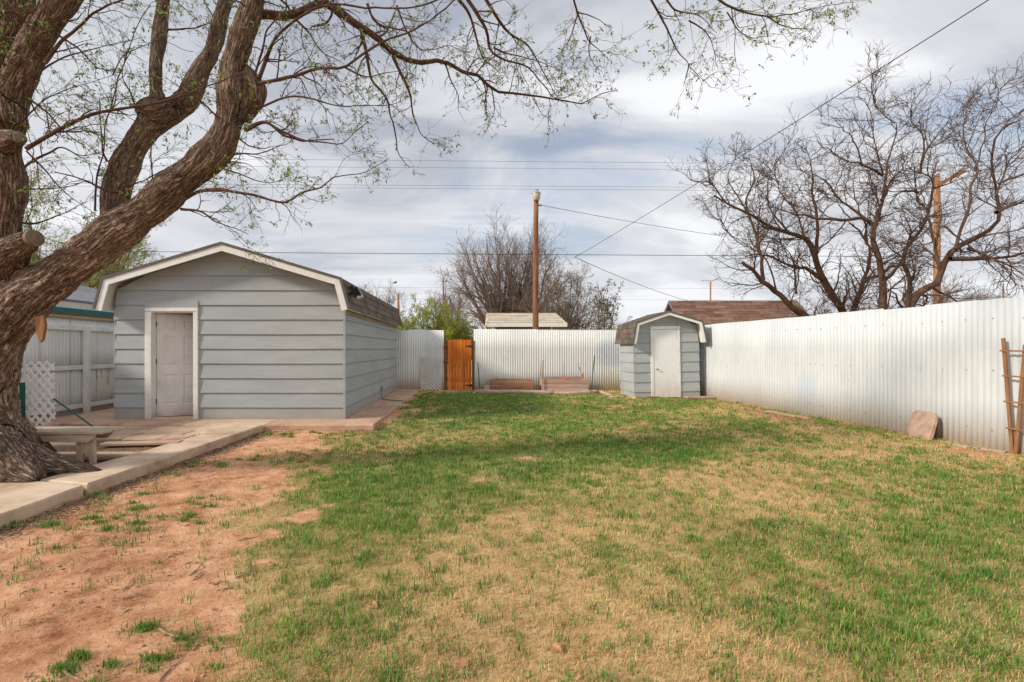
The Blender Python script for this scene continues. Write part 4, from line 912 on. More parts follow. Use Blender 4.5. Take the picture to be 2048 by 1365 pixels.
def brown_house():
    Yf = 28.0; xl = (1381-CX)/F*Yf; r = thing('brown_roofed_house', (xl+5, Yf+3, 0), 'cream house with brown shingle roof beyond the right fence', 'house')
    zr = CZ+(HY-602)/F*31; ze = CZ+(HY-659)/F*Yf-.8; yr = Yf+3; yb = Yf+6; xr = xl+8.6
    # gable on the left, ridge along X; front slope towards the camera
    MB().prism([(xl, Yf, ze), (xl, yr, zr), (xl, yr, zr-.15), (xl, Yf, ze-.15)], (1, 0, 0), xr-xl).build('roof', M['brown_roof'], r)
    MB().prism([(xl, yb, ze), (xl, yr, zr), (xl, yr, zr-.15), (xl, yb, ze-.15)][::-1], (1, 0, 0), xr-xl).build('roof', M['brown_roof'], r)
    up = Vector((0, yr-Yf, zr-ze)); shingles(r, (xl+.02, Yf, ze+.004), (1, 0, 0), up, xr-xl-.04, up.length, M['brown_roof'], tab=1.0, expo=.30, each=True, t=.02, jitter=.015)
    MB().prism([(xl+.5, Yf+.4, 0), (xl+.5, yb-.4, 0), (xl+.5, yb-.4, ze+.1), (xl+.5, yr, zr-.3), (xl+.5, Yf+.4, ze+.1)], (1, 0, 0), xr-xl-1).build('wall', M['cream_wall'], r)
    MB().prism([(xl-.04, Yf-.05, ze-.02), (xl-.04, yr, zr+.02), (xl-.04, yr, zr-.2), (xl-.04, Yf-.05, ze-.22)], (1, 0, 0), .035).build('rake_board', M['grey_roof'], r)
    MB().prism([(xl-.04, yb+.05, ze-.02), (xl-.04, yr+.001, zr+.02), (xl-.04, yr+.001, zr-.2), (xl-.04, yb+.05, ze-.22)][::-1], (1, 0, 0), .035).build('rake_board', M['grey_roof'], r)
    w = MB().box((xl+.46, yr-.3, zr-1.35), (xl+.498, yr+.3, zr-.85)).build('window', M['trim'], r)
    MB().box((xl+.44, yr-.25, zr-1.3), (xl+.459, yr+.25, zr-.9)).build('pane', M['glass'], w)
brown_house()
def left_house():
    xe = -9.2; r = thing('neighbour_house', (xe-3, 11, 0), 'neighbouring house with grey roof and teal trim behind the left fence', 'house'); y0, y1 = 6.0, 15.5
    MB().box((xe-.045, y0, 2.28), (xe, y1, 2.385)).build('teal_trim', M['teal'], r)
    MB().prism([(xe-.03, y0, 2.386), (xe+.03, y0, 2.56), (xe-.0, y0, 2.56), (xe-.06, y0, 2.386)], (0, 1, 0), y1-y0).build('fascia', M['trim'], r)
    MB().prism([(xe+.04, y0-.1, 2.565), (xe-4.5, y0-.1, 3.75), (xe-4.5, y0-.1, 3.65), (xe+.04, y0-.1, 2.53)], (0, 1, 0), y1-y0+.2).build('roof', M['grey_roof'], r)
    up = Vector((-4.54, 0, 1.185)); shingles(r, (xe+.04, y0, 2.568), (0, 1, 0), up, y1-y0, 2.0, M['grey_roof'], tab=.5, expo=.15, each=False)
    MB().box((xe-4.3, y0+.3, 0), (xe-.35, y1-.3, 2.6)).build('wall', M['cream_wall'], r)
left_house()

# ------------------------------------------------------------------ tree machinery (numpy)
def resample(pts, rad, n=16):
    pts = np.asarray(pts, float); rad = np.asarray(rad, float); m = len(pts); P0 = np.vstack([2*pts[0]-pts[1], pts, 2*pts[-1]-pts[-2]])
    d = np.r_[0, np.cumsum(np.linalg.norm(np.diff(pts, axis=0), axis=1))]; u = np.interp(np.linspace(0, d[-1], n), d, np.arange(m)); i = np.minimum(u.astype(int), m-2); t = (u-i)[:, None]
    a, b, c, e = P0[i], P0[i+1], P0[i+2], P0[i+3]
    q = .5*((2*b)+(-a+c)*t+(2*a-5*b+4*c-e)*t*t+(-a+3*b-3*c+e)*t**3); return q, np.interp(u, np.arange(m), rad)
def tubes(PP, RR, sides):
    """PP (N,P,3), RR (N,P) -> V, Q"""
    N_, p, _ = PP.shape; T = np.gradient(PP, axis=1); T /= np.linalg.norm(T, axis=2, keepdims=True)+1e-9
    mt = T.mean(1); ax = np.argmin(np.abs(mt), axis=1); ref = np.eye(3)[ax][:, None, :]; A = np.cross(T, ref); A /= np.linalg.norm(A, axis=2, keepdims=True)+1e-9; B = np.cross(T, A)
    ang = 2*PI*np.arange(sides)/sides; ring = PP[:, :, None, :]+RR[:, :, None, None]*(A[:, :, None, :]*np.cos(ang)[None, None, :, None]+B[:, :, None, :]*np.sin(ang)[None, None, :, None])
    idx = np.arange(N_*p*sides).reshape(N_, p, sides); a = idx[:, :-1]; b = idx[:, 1:]; Q = np.stack([a, np.roll(a, -1, 2), np.roll(b, -1, 2), b], -1).reshape(-1, 4)
    return ring.reshape(-1, 3), Q
def merge(parts):
    V, Q, o = [], [], 0
    for v, q in parts: V.append(v); Q.append(q+o); o += len(v)
    return np.concatenate(V), np.concatenate(Q)
def unit(v): return v/(np.linalg.norm(v, axis=-1, keepdims=True)+1e-9)
def spawn(PP, RR, per_m, t0, ang, length, wander, trop, npts, rk=.6, rmin=.0012, rend=.0009, tpow=1.0, flat=None, t1=1.0):
    """children of all parents at once. per_m: children per metre of parent; length (lo,hi) metres; trop: added to direction per step"""
    Ls = np.linalg.norm(np.diff(PP, axis=1), axis=2).sum(1); cnt = rng.poisson(Ls*(t1-t0)*per_m); par = np.repeat(np.arange(len(PP)), cnt); n = len(par)
    if n == 0: return np.zeros((0, npts, 3)), np.zeros((0, npts))
    t = t0+(t1-t0)*rng.random(n)**tpow; p = PP.shape[1]; u = t*(p-1.0001); i = u.astype(int); f = (u-i)[:, None]
    pos_ = PP[par, i]*(1-f)+PP[par, i+1]*f; r = RR[par, i]*(1-f[:, 0])+RR[par, i+1]*f[:, 0]; T = unit(PP[par, i+1]-PP[par, i])
    rv = unit(np.cross(T, unit(rng.normal(size=(n, 3))))); a = np.radians(rng.normal(ang, ang*.25, n))[:, None]; d = T*np.cos(a)+rv*np.sin(a)
    L = rng.uniform(length[0], length[1], n)*(1.15-.6*t); st = (L/(npts-1))[:, None]; out = np.zeros((n, npts, 3)); out[:, 0] = pos_; trop = np.asarray(trop, float)
    for k in range(1, npts):
        d = unit(d+rng.normal(size=(n, 3))*wander+trop); out[:, k] = out[:, k-1]+d*st
    r0 = np.maximum(np.minimum(r*rk, L*.02), rmin); RRo = r0[:, None]*(1-np.linspace(0, 1, npts)**.9)[None]+rend*np.linspace(0, 1, npts)[None]
    return out, RRo
def leaves_on(PP, per_m, size, k, cols, droop=.3, t0=.1, w=.33):
    Ls = np.linalg.norm(np.diff(PP, axis=1), axis=2).sum(1); cnt = rng.poisson(Ls*per_m); par = np.repeat(np.arange(len(PP)), cnt); n = len(par); p = PP.shape[1]
    t = t0+(1-t0)*rng.random(n); u = t*(p-1.0001); i = u.astype(int); f = (u-i)[:, None]; c = PP[par, i]*(1-f)+PP[par, i+1]*f; T = unit(PP[par, i+1]-PP[par, i])
    c = np.repeat(c, k, 0); T = np.repeat(T, k, 0); n = len(c); d = unit(unit(rng.normal(size=(n, 3)))+T*.5+np.array([0, 0, -droop])); s = unit(np.cross(d, rng.normal(size=(n, 3))))
    L = (size*rng.uniform(.5, 1.25, n))[:, None]; c = c+d*L*.15
    V = np.stack([c, c+d*L*.45+s*L*w*.5, c+d*L, c+d*L*.45-s*L*w*.5], 1).reshape(-1, 3); Q = np.arange(n*4).reshape(-1, 4)
    ci = rng.integers(0, len(cols), n); C = np.asarray(cols)[ci]*rng.uniform(.75, 1.25, (n, 1)); C = np.repeat(np.c_[C, np.ones(n)], 4, 0); return V, Q, C

# ---- the big foreground tree ------------------------------------------------
def c1(x, y): return (x/2.844, y/2.844)
def c4(x, y): return (500+x/2.73, y/2.73)
def c5(x, y): return (1100+x/2.16, y/2.16)
def cr7(x, y): return (1360+x/2.576, 130+y/2.576)
def traced(pts, Y0, Y1, w0=None, w1=None, n=16, ws=None):
    m = len(pts); Ys = np.linspace(Y0, Y1, m); A = np.array([P(px, py, Y) for (px, py), Y in zip(pts, Ys)])
    W_ = np.array(ws, float) if ws is not None else np.linspace(w0, w1, m)
    q = np.array(pts, float); tg = unit(np.gradient(q, axis=0)); nn = np.stack([-tg[:, 1], tg[:, 0]], -1); off = (q-np.array([CX, HY]))/F
    W_ = W_/np.sqrt(1+(nn*off).sum(1)**2)          # a round limb far off the lens axis looks wider than it is
    return resample(A, W_/2*Ys/F, n)
def big_tree():
    root = thing('mulberry_tree', (-5.25, 4.95, .09), 'huge old furrowed tree with budding branches at the left edge', 'tree')
    # limbs as pixel polyline, depth range, widths in px
    trunk = ([(-66, 1010), (-62, 940), (-58, 880), (-56, 820), (-54, 768), (-50, 715), (-42, 665), (-25, 610), (-5, 560)], 4.95, 4.85, [345, 285, 222, 190, 184, 188, 198, 196, 175])
    A = ([(-45, 800), (-30, 730), (-5, 672), (36, 618), (76, 577), (134, 539), (207, 482), (237, 455), (313, 408), (352, 374), (380, 352), (416, 319), (445, 277), (462, 228), (467, 170), (472, 115), (493, 46), (508, 0), (520, -60), (540, -140)], 4.85, 4.55, [110, 115, 120, 116, 104, 84, 88, 88, 72, 70, 71, 72, 64, 62, 60, 54, 50, 46, 42, 38])
    B = ([(200, 520), (222, 455), (230, 390), (242, 352), (264, 299), (302, 246), (345, 222), (378, 196), (402, 141), (425, 105), (437, 53), (452, 0), (470, -70), (480, -130)], 4.9, 5.3, [58, 62, 62, 63, 62, 56, 54, 50, 44, 40, 38, 34, 34, 30])
    C = ([(322, 225), (313, 190), (311, 150), (316, 90), (322, 40), (328, -10), (335, -90)], 5.05, 5.4, [46, 30, 29, 31, 28, 27, 24])
    D = ([(-20, 660), (-8, 560), (2, 470), (12, 400), (10, 330), (12, 260), (20, 190), (46, 130), (78, 70), (118, 0), (160, -70), (200, -140)], 4.85, 4.3, [120, 116, 80, 78, 84, 78, 84, 80, 78, 82, 76, 68])
    E = ([(14, 250), (6, 180), (12, 110), (25, 50), (32, 0), (40, -80)], 4.55, 4.5, [84, 84, 84, 82, 84, 76])
    stub = ([(-30, 560), (0, 530), (30, 500), (62, 479)], 4.8, 4.5, [110, 96, 70, 42])
    burl = ([(478, 140), (496, 160), (506, 185), (500, 212), (484, 240)], 4.68, 4.66, [40, 44, 48, 44, 40])
    burl2 = ([(285, 225), (318, 222), (350, 215)], 5.05, 5.0, [42, 60, 40])
    knot = ([(10, 285), (26, 280), (38, 276)], 4.5, 4.42, [55, 44, 26])
    roots = []
    for (pts, a, b, ws) in [([(-20, 890), (60, 925), (130, 938), (200, 948)], 4.85, 4.95, [120, 80, 44, 18]), ([(-10, 900), (40, 945), (75, 962)], 4.75, 4.6, [130, 90, 40]), ([(-60, 930), (-40, 985), (-20, 1010)], 4.7, 4.45, [160, 110, 60]), ([(-20, 870), (60, 900), (105, 915)], 5.1, 5.4, [120, 70, 30])]: roots.append((pts, a, b, ws))
    limbs = [trunk, A, B, C, D, E, stub, burl, burl2, knot]+roots
    polys = [traced(p, a, b, ws=w, n=40) for (p, a, b, w) in limbs]
    V, Q = merge([tubes(p[None], r[None], 24) for p, r in polys])
    # close the ends so the union is watertight
    me = bpy.data.meshes.new('tmp'); faces = [tuple(q) for q in Q]; o = 0
    for p, r in polys: faces.append(tuple(range(o, o+24))[::-1]); faces.append(tuple(range(o+39*24, o+40*24))); o += 40*24
    me.from_pydata([tuple(v) for v in V], [], faces); me.update()
    ob = bpy.data.objects.new('tmp', me); COL.objects.link(ob)
    md = ob.modifiers.new('r', 'REMESH'); md.mode = 'VOXEL'; md.voxel_size = .0135; md.use_smooth_shade = True
    sm = ob.modifiers.new('s', 'SMOOTH'); sm.factor = .6; sm.iterations = 7
    dg = bpy.context.evaluated_depsgraph_get(); ev = bpy.data.meshes.new_from_object(ob.evaluated_get(dg)); bpy.data.objects.remove(ob)
    n = len(ev.vertices); co = np.zeros(n*3, np.float32); ev.vertices.foreach_get('co', co); co = co.reshape(-1, 3).astype(np.float64)
    nr = np.zeros(n*3, np.float32); ev.vertices.foreach_get('normal', nr); nr = nr.reshape(-1, 3)
    # limb-aligned coordinates: blend of the nearest limb axes
    best = np.full(n, 1e9); bark = np.zeros((n, 3)); rad = np.zeros(n)
    for li, (p, r) in enumerate(polys):
        T = unit(np.gradient(p, axis=0)); s = np.r_[0, np.cumsum(np.linalg.norm(np.diff(p, axis=0), axis=1))]
        refv = np.array([.3, 1, .2]) if abs(T[:, 1].mean()) < .8 else np.array([1, 0, .2]); Ax = unit(np.cross(T, refv)); Bx = np.cross(T, Ax)
        for a0 in range(0, n, 20000):
            c = co[a0:a0+20000]; d = np.linalg.norm(c[:, None]-p[None], axis=2); k = d.argmin(1); dist = d[np.arange(len(c)), k]/r[k]; bt = dist < best[a0:a0+20000]
            rel = c-p[k]; u = (rel*Ax[k]).sum(1); v = (rel*Bx[k]).sum(1); w = s[k]+(rel*T[k]).sum(1); th = np.arctan2(v, u); R = .55*r[k]+.45*.3
            cc = np.stack([np.cos(th)*np.minimum(R*1.2, .6), np.sin(th)*np.minimum(R*1.2, .6), w+li*7.7], -1)
            sl = slice(a0, a0+len(c)); best[sl] = np.where(bt, dist, best[sl]); bark[sl] = np.where(bt[:, None], cc, bark[sl]); rad[sl] = np.where(bt, r[k], rad[sl])
    def ridg(sc, st): 
        q = bark*np.array([sc, sc, st])+vn3(bark*np.array([6, 6, 2.5]))[:, None]*1.6; return 1-np.abs(2*vn3(q)-1)
    h = .5*ridg(14, 2.6)+.3*ridg(30, 6.5)+.2*ridg(9, 9)+.25*vn3(bark*np.array([60, 60, 30]))
    amp = np.clip(rad*.2, .008, .055); lump = (vn3(co*3.2)-.5)*np.clip(rad*.5, .01, .09)+(vn3(co*9)-.5)*np.clip(rad*.15, .004, .03)
    co = co+nr*((h-h.mean()-.1)*amp+lump)[:, None]
    ev.vertices.foreach_set('co', (co-np.array(root.location)).astype(np.float32).ravel())
    a = ev.attributes.new('bark', 'FLOAT_VECTOR', 'POINT'); a.data.foreach_set('vector', bark.astype(np.float32).ravel())
    ev.polygons.foreach_set('use_smooth', np.ones(len(ev.polygons), bool)); ev.materials.clear(); ev.materials.append(M['bark']); ev.name = 'trunk'; ev.update()
    link(bpy.data.objects.new('trunk', ev), root)
    # sawn faces
    for (px, py, Y, rr, nx) in [(69, 477, 4.46, .078, (.9, -.35, .1)), (39, 275, 4.38, .05, (.6, -.8, .1))]:
        c = P(px, py, Y); d = Vector(nx).normalized(); MB().tube([c-d*.03, c+d*.012, c+d*.02], [rr*1.05, rr, rr*.7], 20).build('sawn_end', M['cut'], root)
    sh = MB(); c = P(80, 655, 4.6); sh.prism([c+Vector(v) for v in ((-.05, 0, .1), (.03, 0, .12), (.05, 0, .02), (.025, 0, -.12), (.0, 0, -.15), (-.06, .02, -.06))], (.3, 1, 0), .02); sh.build('torn_bark', M['gate_post'], root)
    # traced branches (pixels): depth from-to, widths from-to
    br = [
     ([(500, 30), (529, 29), (566, 33), (610, 18), (646, 4), (683, 22), (720, 55), (756, 80), (789, 110), (830, 121), (885, 116), (914, 132), (958, 146), (987, 176), (1024, 185), (1068, 196), (1123, 201), (1159, 209), (1188, 194), (1229, 183)], 4.7, 5.6, 26, 1.5),
     ([c4(605, 160), c4(640, 320), c4(660, 450), c4(740, 560), c4(795, 740), c4(810, 850), c4(870, 920)], 4.95, 5.2, 8, 1.2),
     ([c4(780, 305), c4(850, 470), c4(880, 580), c4(920, 700), c4(1000, 790)], 5.0, 5.3, 7, 1.2),
     ([c4(1120, -30), c4(1210, 120), c4(1290, 310), c4(1360, 390)], 4.9, 5.4, 8, 1.2), ([c4(1170, -30), c4(1290, 150), c4(1330, 270), c4(1500, 370), c4(1640, 520), c4(1720, 570)], 4.8, 5.5, 9, 1.2),
     ([c4(1270, -30), c4(1390, 150), c4(1500, 240), c4(1600, 420), c4(1700, 555)], 4.8, 5.5, 8, 1.2), ([c4(1330, 260), c4(1420, 290), c4(1560, 350), c4(1660, 370)], 5.1, 5.5, 4, 1),
     ([c4(1760, -30), c4(1790, 70), c4(1860, 200), c4(1900, 260), c4(1970, 330)], 4.8, 5.2, 6, 1.2), ([c4(1790, 70), c4(1900, 90), c4(1980, 150)], 4.9, 5.2, 3, 1), ([c4(1790, 80), c4(1750, 200), c4(1705, 290)], 4.9, 5.1, 3, 1), ([c4(1860, 200), c4(1870, 300), c4(1920, 400)], 5, 5.2, 3, 1),
     ([c5(425, -20), c5(500, 120), c5(540, 220), c5(600, 280), c5(690, 375)], 4.4, 5.0, 6, 1.2), ([c5(490, -20), c5(560, 70), c5(640, 90), c5(720, 145)], 4.4, 4.9, 6, 1.2), ([c5(600, 90), c5(690, 190), c5(730, 300)], 4.6, 4.9, 4, 1), ([c5(600, 275), c5(585, 330), c5(575, 375)], 4.9, 5.0, 2.5, 1), ([c5(700, -20), c5(800, 40), c5(900, 70), c5(980, 75), c5(1100, 50), c5(1290, 8)], 4.3, 5.0, 7, 1.2),
     ([c5(765, 55), c5(830, 150), c5(890, 172), c5(970, 150)], 4.5, 4.8, 4, 1), ([c5(940, 75), c5(1040, 130), c5(1115, 130)], 4.6, 4.9, 4, 1),
     ([c4(40, 460), c4(200, 420), c4(370, 370), c4(520, 370), c4(640, 290), c4(760, 215), c4(900, 150), c4(1040, 60), c4(1150, -20)], 4.6, 4.1, 9, 3.5), ([c4(50, 590), c4(200, 530), c4(350, 535), c4(560, 570), c4(760, 575), c4(900, 510)], 4.6, 4.5, 6, 1.2), ([c4(-20, 715), c4(70, 670), c4(150, 715), c4(250, 750), c4(400, 770), c4(520, 770), c4(640, 660)], 4.6, 4.4, 8, 1.5),
     ([c4(50, 430), c4(100, 270), c4(160, 170), c4(300, 80), c4(440, 40), c4(640, 20), c4(900, 30), c4(1080, -10)], 4.6, 4.2, 9, 3.5), ([c4(20, 420), c4(50, 250), c4(80, 130), c4(190, 60), c4(200, -20)], 4.6, 4.5, 6, 3.5), ([c4(520, 370), c4(640, 430), c4(760, 400), c4(850, 370)], 4.45, 4.5, 4, 1), ([c4(240, 100), c4(320, 180), c4(400, 280), c4(520, 340)], 4.6, 4.6, 5, 1),
     ([c1(150, 848), c1(350, 730), c1(500, 660), c1(700, 610), c1(900, 565), c1(1050, 510), c1(1250, 465), c1(1400, 400), c1(1440, 300)], 4.4, 4.3, 11, 1.5), ([c1(255, 360), c1(400, 230), c1(530, 120), c1(700, 10), c1(800, -60)], 4.4, 4.4, 11, 4), ([c1(140, 950), c1(270, 870), c1(330, 840), c1(450, 885), c1(560, 880)], 4.5, 4.5, 7, 1.2),
     ([c1(740, 1125), c1(600, 1080), c1(480, 1020), c1(310, 980)], 4.8, 4.5, 7, 2), ([c1(1060, 1130), c1(1150, 1095), c1(1300, 1105), c1(1450, 1135), c1(1620, 1165), c1(1720, 1110), c1(1840, 1090), c1(1920, 1020), c4(560, 960), c4(640, 930), c4(760, 860)], 4.7, 4.4, 8, 1.2), ([c1(1030, 1190), c1(1150, 1225), c1(1250, 1290), c1(1410, 1340)], 4.7, 4.5, 6, 1.2), ([c1(870, 1040), c1(860, 850), c1(900, 730), c1(980, 590), c1(1200, 420)], 4.6, 4.5, 3.5, 1.5),
     ([c1(1390, 740), c1(1500, 700), c1(1600, 765), c1(1750, 790), c1(1900, 800)], 4.6, 4.5, 9, 2), ([c1(1320, 880), c1(1450, 880), c1(1560, 830), c1(1680, 780)], 4.6, 4.4, 4, 1), ([c1(1270, 960), c1(1400, 1020), c1(1520, 1040), c1(1640, 1000)], 4.6, 4.4, 4, 1), ([c1(940, 170), c1(1080, 170), c1(1200, 130)], 5.1, 5.1, 6, 2), ([c1(610, 920), c1(570, 840), c1(580, 700), c1(560, 560)], 4.9, 4.8, 5, 1.5), ([c1(540, 1200), c1(550, 1050), c1(560, 900), c1(660, 480), c1(760, 200), c1(860, 30)], 4.85, 4.9, 5, 2),
     ([c1(800, 650), c1(720, 500), c1(690, 400), c1(760, 260)], 5.0, 5.0, 5, 1.5), ([c1(60, 1260), c1(200, 1270), c1(330, 1230), c1(480, 1150)], 4.7, 5.3, 6, 1.5), ([c1(240, 400), c1(400, 300), c1(560, 260), c1(800, 220)], 4.5, 4.9, 5, 1.2), ([c1(700, 1080), c1(850, 1020), c1(1000, 930)], 4.9, 4.6, 4, 1.2), ([c4(640, 20), c4(700, 120), c4(860, 170), c4(900, 240)], 4.9, 5.2, 6, 2), ([c4(800, 30), c4(860, 160), c4(950, 260), c4(1100, 250), c4(1260, 330)], 4.9, 5.3, 4, 1),
     ([c1(120, 700), c1(260, 560), c1(420, 480), c1(640, 430)], 4.5, 4.7, 5, 1), ([c1(640, 430), c1(720, 300), c1(900, 240), c1(1100, 300)], 4.8, 4.9, 3, 1), ([c1(150, 860), c1(300, 1000), c1(420, 1120), c1(520, 1200)], 4.5, 4.8, 4, 1), ([c1(60, 1050), c1(200, 1080), c1(380, 1060), c1(500, 980)], 4.7, 5.2, 4, 1)]
    PB, RB = [], []
    for i, (pts, a, b, w0, w1) in enumerate(br):
        w = np.array([w0*.9*(1-t)**1.35+w1*t**.9+.6*(1-t) for t in np.linspace(0, 1, len(pts))]); p, r = traced(pts, a, b, ws=w, n=28)
        p = p+ (np.stack([vn3(p*2.3+k*9.1) for k in range(3)], -1)-.5)*.10*np.sin(np.linspace(0, PI, 28))[:, None]+(np.stack([vn3(p*9+k*4.1+i) for k in range(3)], -1)-.5)*.035*np.linspace(0.1, 1, 28)[:, None]
        r = r*(1+.22*(vn3(p*14)-.5)); PB.append(p); RB.append(r)
        v, q = tubes(p[None], r[None], 10 if w0 > 7 else 6); npmesh('branch', v, q, M['bark_fg_branch'], root, smooth=True)
    PB, RB = np.array(PB), np.array(RB)
    # twigs: two orders of side shoots on every traced branch and on the upper limbs
    g = (0, 0, -.02)
    s1, q1 = spawn(PB, RB, 8.5, .06, 46, (.25, .85), .26, (.02, 0, -.03), 10, rk=.5, rmin=.0024)
    lp = np.array([resample(p[20:], r[20:], 28)[0] for p, r in polys[1:6]]); lr = np.array([resample(p[20:], r[20:], 28)[1] for p, r in polys[1:6]])
    s1b, q1b = spawn(lp, lr*.1, 8, .1, 70, (.3, 1.1), .24, (.0, 0, -.02), 10, rk=1, rmin=.003)
    s1 = np.concatenate([s1, s1b]); q1 = np.concatenate([q1, q1b])
    s2, q2 = spawn(s1, q1, 12, .12, 45, (.10, .38), .28, g, 6, rk=.6, rmin=.0016)
    s3, q3 = spawn(s2, q2, 8, .15, 42, (.05, .15), .28, g, 4, rk=.6, rmin=.0012)
    V, Q = merge([tubes(s1, q1, 5), tubes(s2, q2, 4), tubes(s3, q3, 3)]); tag(npmesh('twigs', V, Q, M['twig'], root, smooth=True), kind='stuff')
    cols = [(.20, .33, .05), (.28, .42, .08), (.16, .26, .05), (.14, .18, .06), (.17, .16, .07)]
    a = leaves_on(s2, 3.8, .040, 4, cols); b = leaves_on(s3, 8, .034, 3, cols, t0=.5); c = leaves_on(s1, 1.2, .034, 4, cols, t0=.2)
    V = np.concatenate([a[0], b[0], c[0]]); Q = np.concatenate([a[1], b[1]+len(a[0]), c[1]+len(a[0])+len(b[0])]); C_ = np.concatenate([a[2], b[2], c[2]])
    tag(npmesh('leaves', V, Q, M['leaf'], root, attrs={'tint': ('FLOAT_COLOR', C_)}), kind='stuff')
    print('fg tree: verts', n, 'twigs', len(s1), len(s2), len(s3), 'leaves', len(Q))
big_tree()

# ---- bare trees beyond the right fence, from their limbs -----------------------
def limb_tree(label, limbs, Y, base_px, seed, dens=(5.2, 7.2, 7), lens=((.5, 1.9), (.25, .95), (.12, .42)), leaf=None, group=None, up=(0, 0, .045), dy=.8, mat='bark_dark', tmat='twig_right', nm='bare_tree', rmin=(.010, .006, .0042)):
    bpt = P(*base_px, Y); root = thing(nm, (bpt.x, Y, 0), label, 'tree', group); PB, RB = [], []
    for i, (pts, w0, w1) in enumerate(limbs):
        r_ = random.Random(seed*100+i); ya = Y if i == 0 else Y+r_.uniform(-.25, .25)*dy; yb = Y+r_.uniform(-1, 1)*dy
        pts = [cr7(*q) for q in pts]; w = [w0*1.05*(1-t)**1.1+w1*.75*t for t in np.linspace(0, 1, len(pts))]
        p, r = traced(pts, ya, yb, ws=w, n=30)
        p = p+(np.stack([vn3(p*1.7+k*9.1+seed) for k in range(3)], -1)-.5)*.22*np.sin(np.linspace(0, PI, 30))[:, None]+(np.stack([vn3(p*4.5+k*4.1+seed) for k in range(3)], -1)-.5)*.10*np.linspace(0.1, 1, 30)[:, None]; r = r*(1+.3*(vn3(p*6)-.5))
        if i == 0 or pts[0][1] > 600: p = np.vstack([[p[0, 0]*.5+bpt.x*.5, Y, -.05], [p[0, 0]*.8+bpt.x*.2, Y, p[0, 2]*.5], p[1:-1]]); r = np.r_[r[0]*1.25, r[0]*1.1, r[1:-1]]; p, r = resample(p, r, 30)
        PB.append(p); RB.append(r); v, q = tubes(p[None], r[None], 10); npmesh('trunk' if i == 0 else 'limb', v, q, M[mat], root, smooth=True)
    PB, RB = np.array(PB), np.array(RB)
    s1, q1 = spawn(PB, RB, dens[0], .18, 42, lens[0], .22, up, 10, rk=.5, rmin=rmin[0], rend=.004)
    s2, q2 = spawn(s1, q1, dens[1], .12, 42, lens[1], .26, up, 6, rk=.6, rmin=rmin[1], rend=.002)
    s3, q3 = spawn(s2, q2, dens[2], .12, 40, lens[2], .2, up, 4, rk=.6, rmin=rmin[2], rend=.0024)
    V, Q = merge([tubes(s1, q1, 5), tubes(s2, q2, 4), tubes(s3, q3, 3)]); tag(npmesh('twigs', V, Q, M[tmat], root, smooth=True), kind='stuff')
    if leaf:
        v, q, c = leaves_on(s3, leaf[0], leaf[1], 3, leaf[2]); tag(npmesh('leaves', v, q, M['leaf'], root, attrs={'tint': ('FLOAT_COLOR', c)}), kind='stuff')
    return root
bud = (1.6, .05, [(.14, .16, .06), (.18, .15, .08)])
limb_tree('leftmost bare tree beyond the right fence with a broken limb end', [
    ([(650, 1300), (560, 1240), (500, 1180), (430, 1110), (380, 1060), (310, 1010)], 14, 8), ([(430, 1110), (410, 980), (400, 880), (410, 740), (440, 690)], 8, 2), ([(400, 900), (370, 820), (300, 720), (250, 600), (265, 500)], 6, 1.2), ([(500, 1180), (460, 1050), (400, 960), (280, 890), (200, 780)], 4, 1), ([(360, 800), (340, 700), (380, 600), (375, 520), (350, 430)], 5, 1.2)], 13, (1610, 660), 1, leaf=bud)
limb_tree('bare tree with a long mossy limb reaching left beyond the right fence', [
    ([(860, 1290), (780, 1190), (725, 1080), (700, 970), (640, 900), (560, 865), (460, 840), (370, 790), (250, 720), (140, 655)], 16, 4), ([(740, 1110), (640, 1050), (540, 1020), (400, 980), (330, 990)], 9, 2), ([(700, 980), (715, 820), (690, 640), (680, 540), (640, 400)], 8, 1.2), ([(640, 900), (600, 760), (500, 620), (490, 480)], 5, 1.2), ([(250, 720), (190, 650), (150, 600), (190, 560)], 4, 1), ([(600, 1180), (580, 1080), (540, 960), (480, 900)], 5, 1), ([(560, 865), (440, 700), (470, 560), (560, 400)], 4, 1)], 13.6, (1690, 650), 2, leaf=bud)
limb_tree('smaller bare twin stemmed tree left of the dark central trunk', [
    ([(890, 1280), (920, 1190), (945, 1120), (970, 1030), (965, 920), (900, 840), (860, 800)], 12, 3), ([(945, 1120), (1010, 1080), (1090, 1050), (1160, 1000)], 8, 3), ([(965, 920), (950, 800), (900, 640), (890, 520)], 5, 1), ([(860, 800), (740, 780), (690, 700)], 3, 1)], 14.4, (1705, 650), 3, leaf=bud)
limb_tree('tall bare tree with a dark straight trunk behind the right fence', [
    ([(1038, 1265), (1042, 1130), (1025, 980), (992, 870), (1010, 780), (1045, 680), (1045, 560), (1100, 400), (1115, 270)], 17, 2), ([(1110, 300), (1060, 270), (1010, 200), (992, 120)], 3, 1), ([(1045, 570), (960, 520), (880, 510), (790, 440), (720, 425)], 6, 1.2), ([(995, 830), (940, 790), (800, 795), (620, 780), (560, 760), (440, 720)], 8, 1.5), ([(960, 800), (840, 690), (720, 590), (650, 550)], 6, 1.2), ([(1040, 700), (1100, 600), (1150, 520), (1180, 440)], 6, 1.2), ([(1045, 560), (1010, 420), (1000, 260), (950, 180)], 4, 1), ([(940, 520), (880, 380), (830, 310)], 4, 1)], 12.2, (1763, 645), 4)
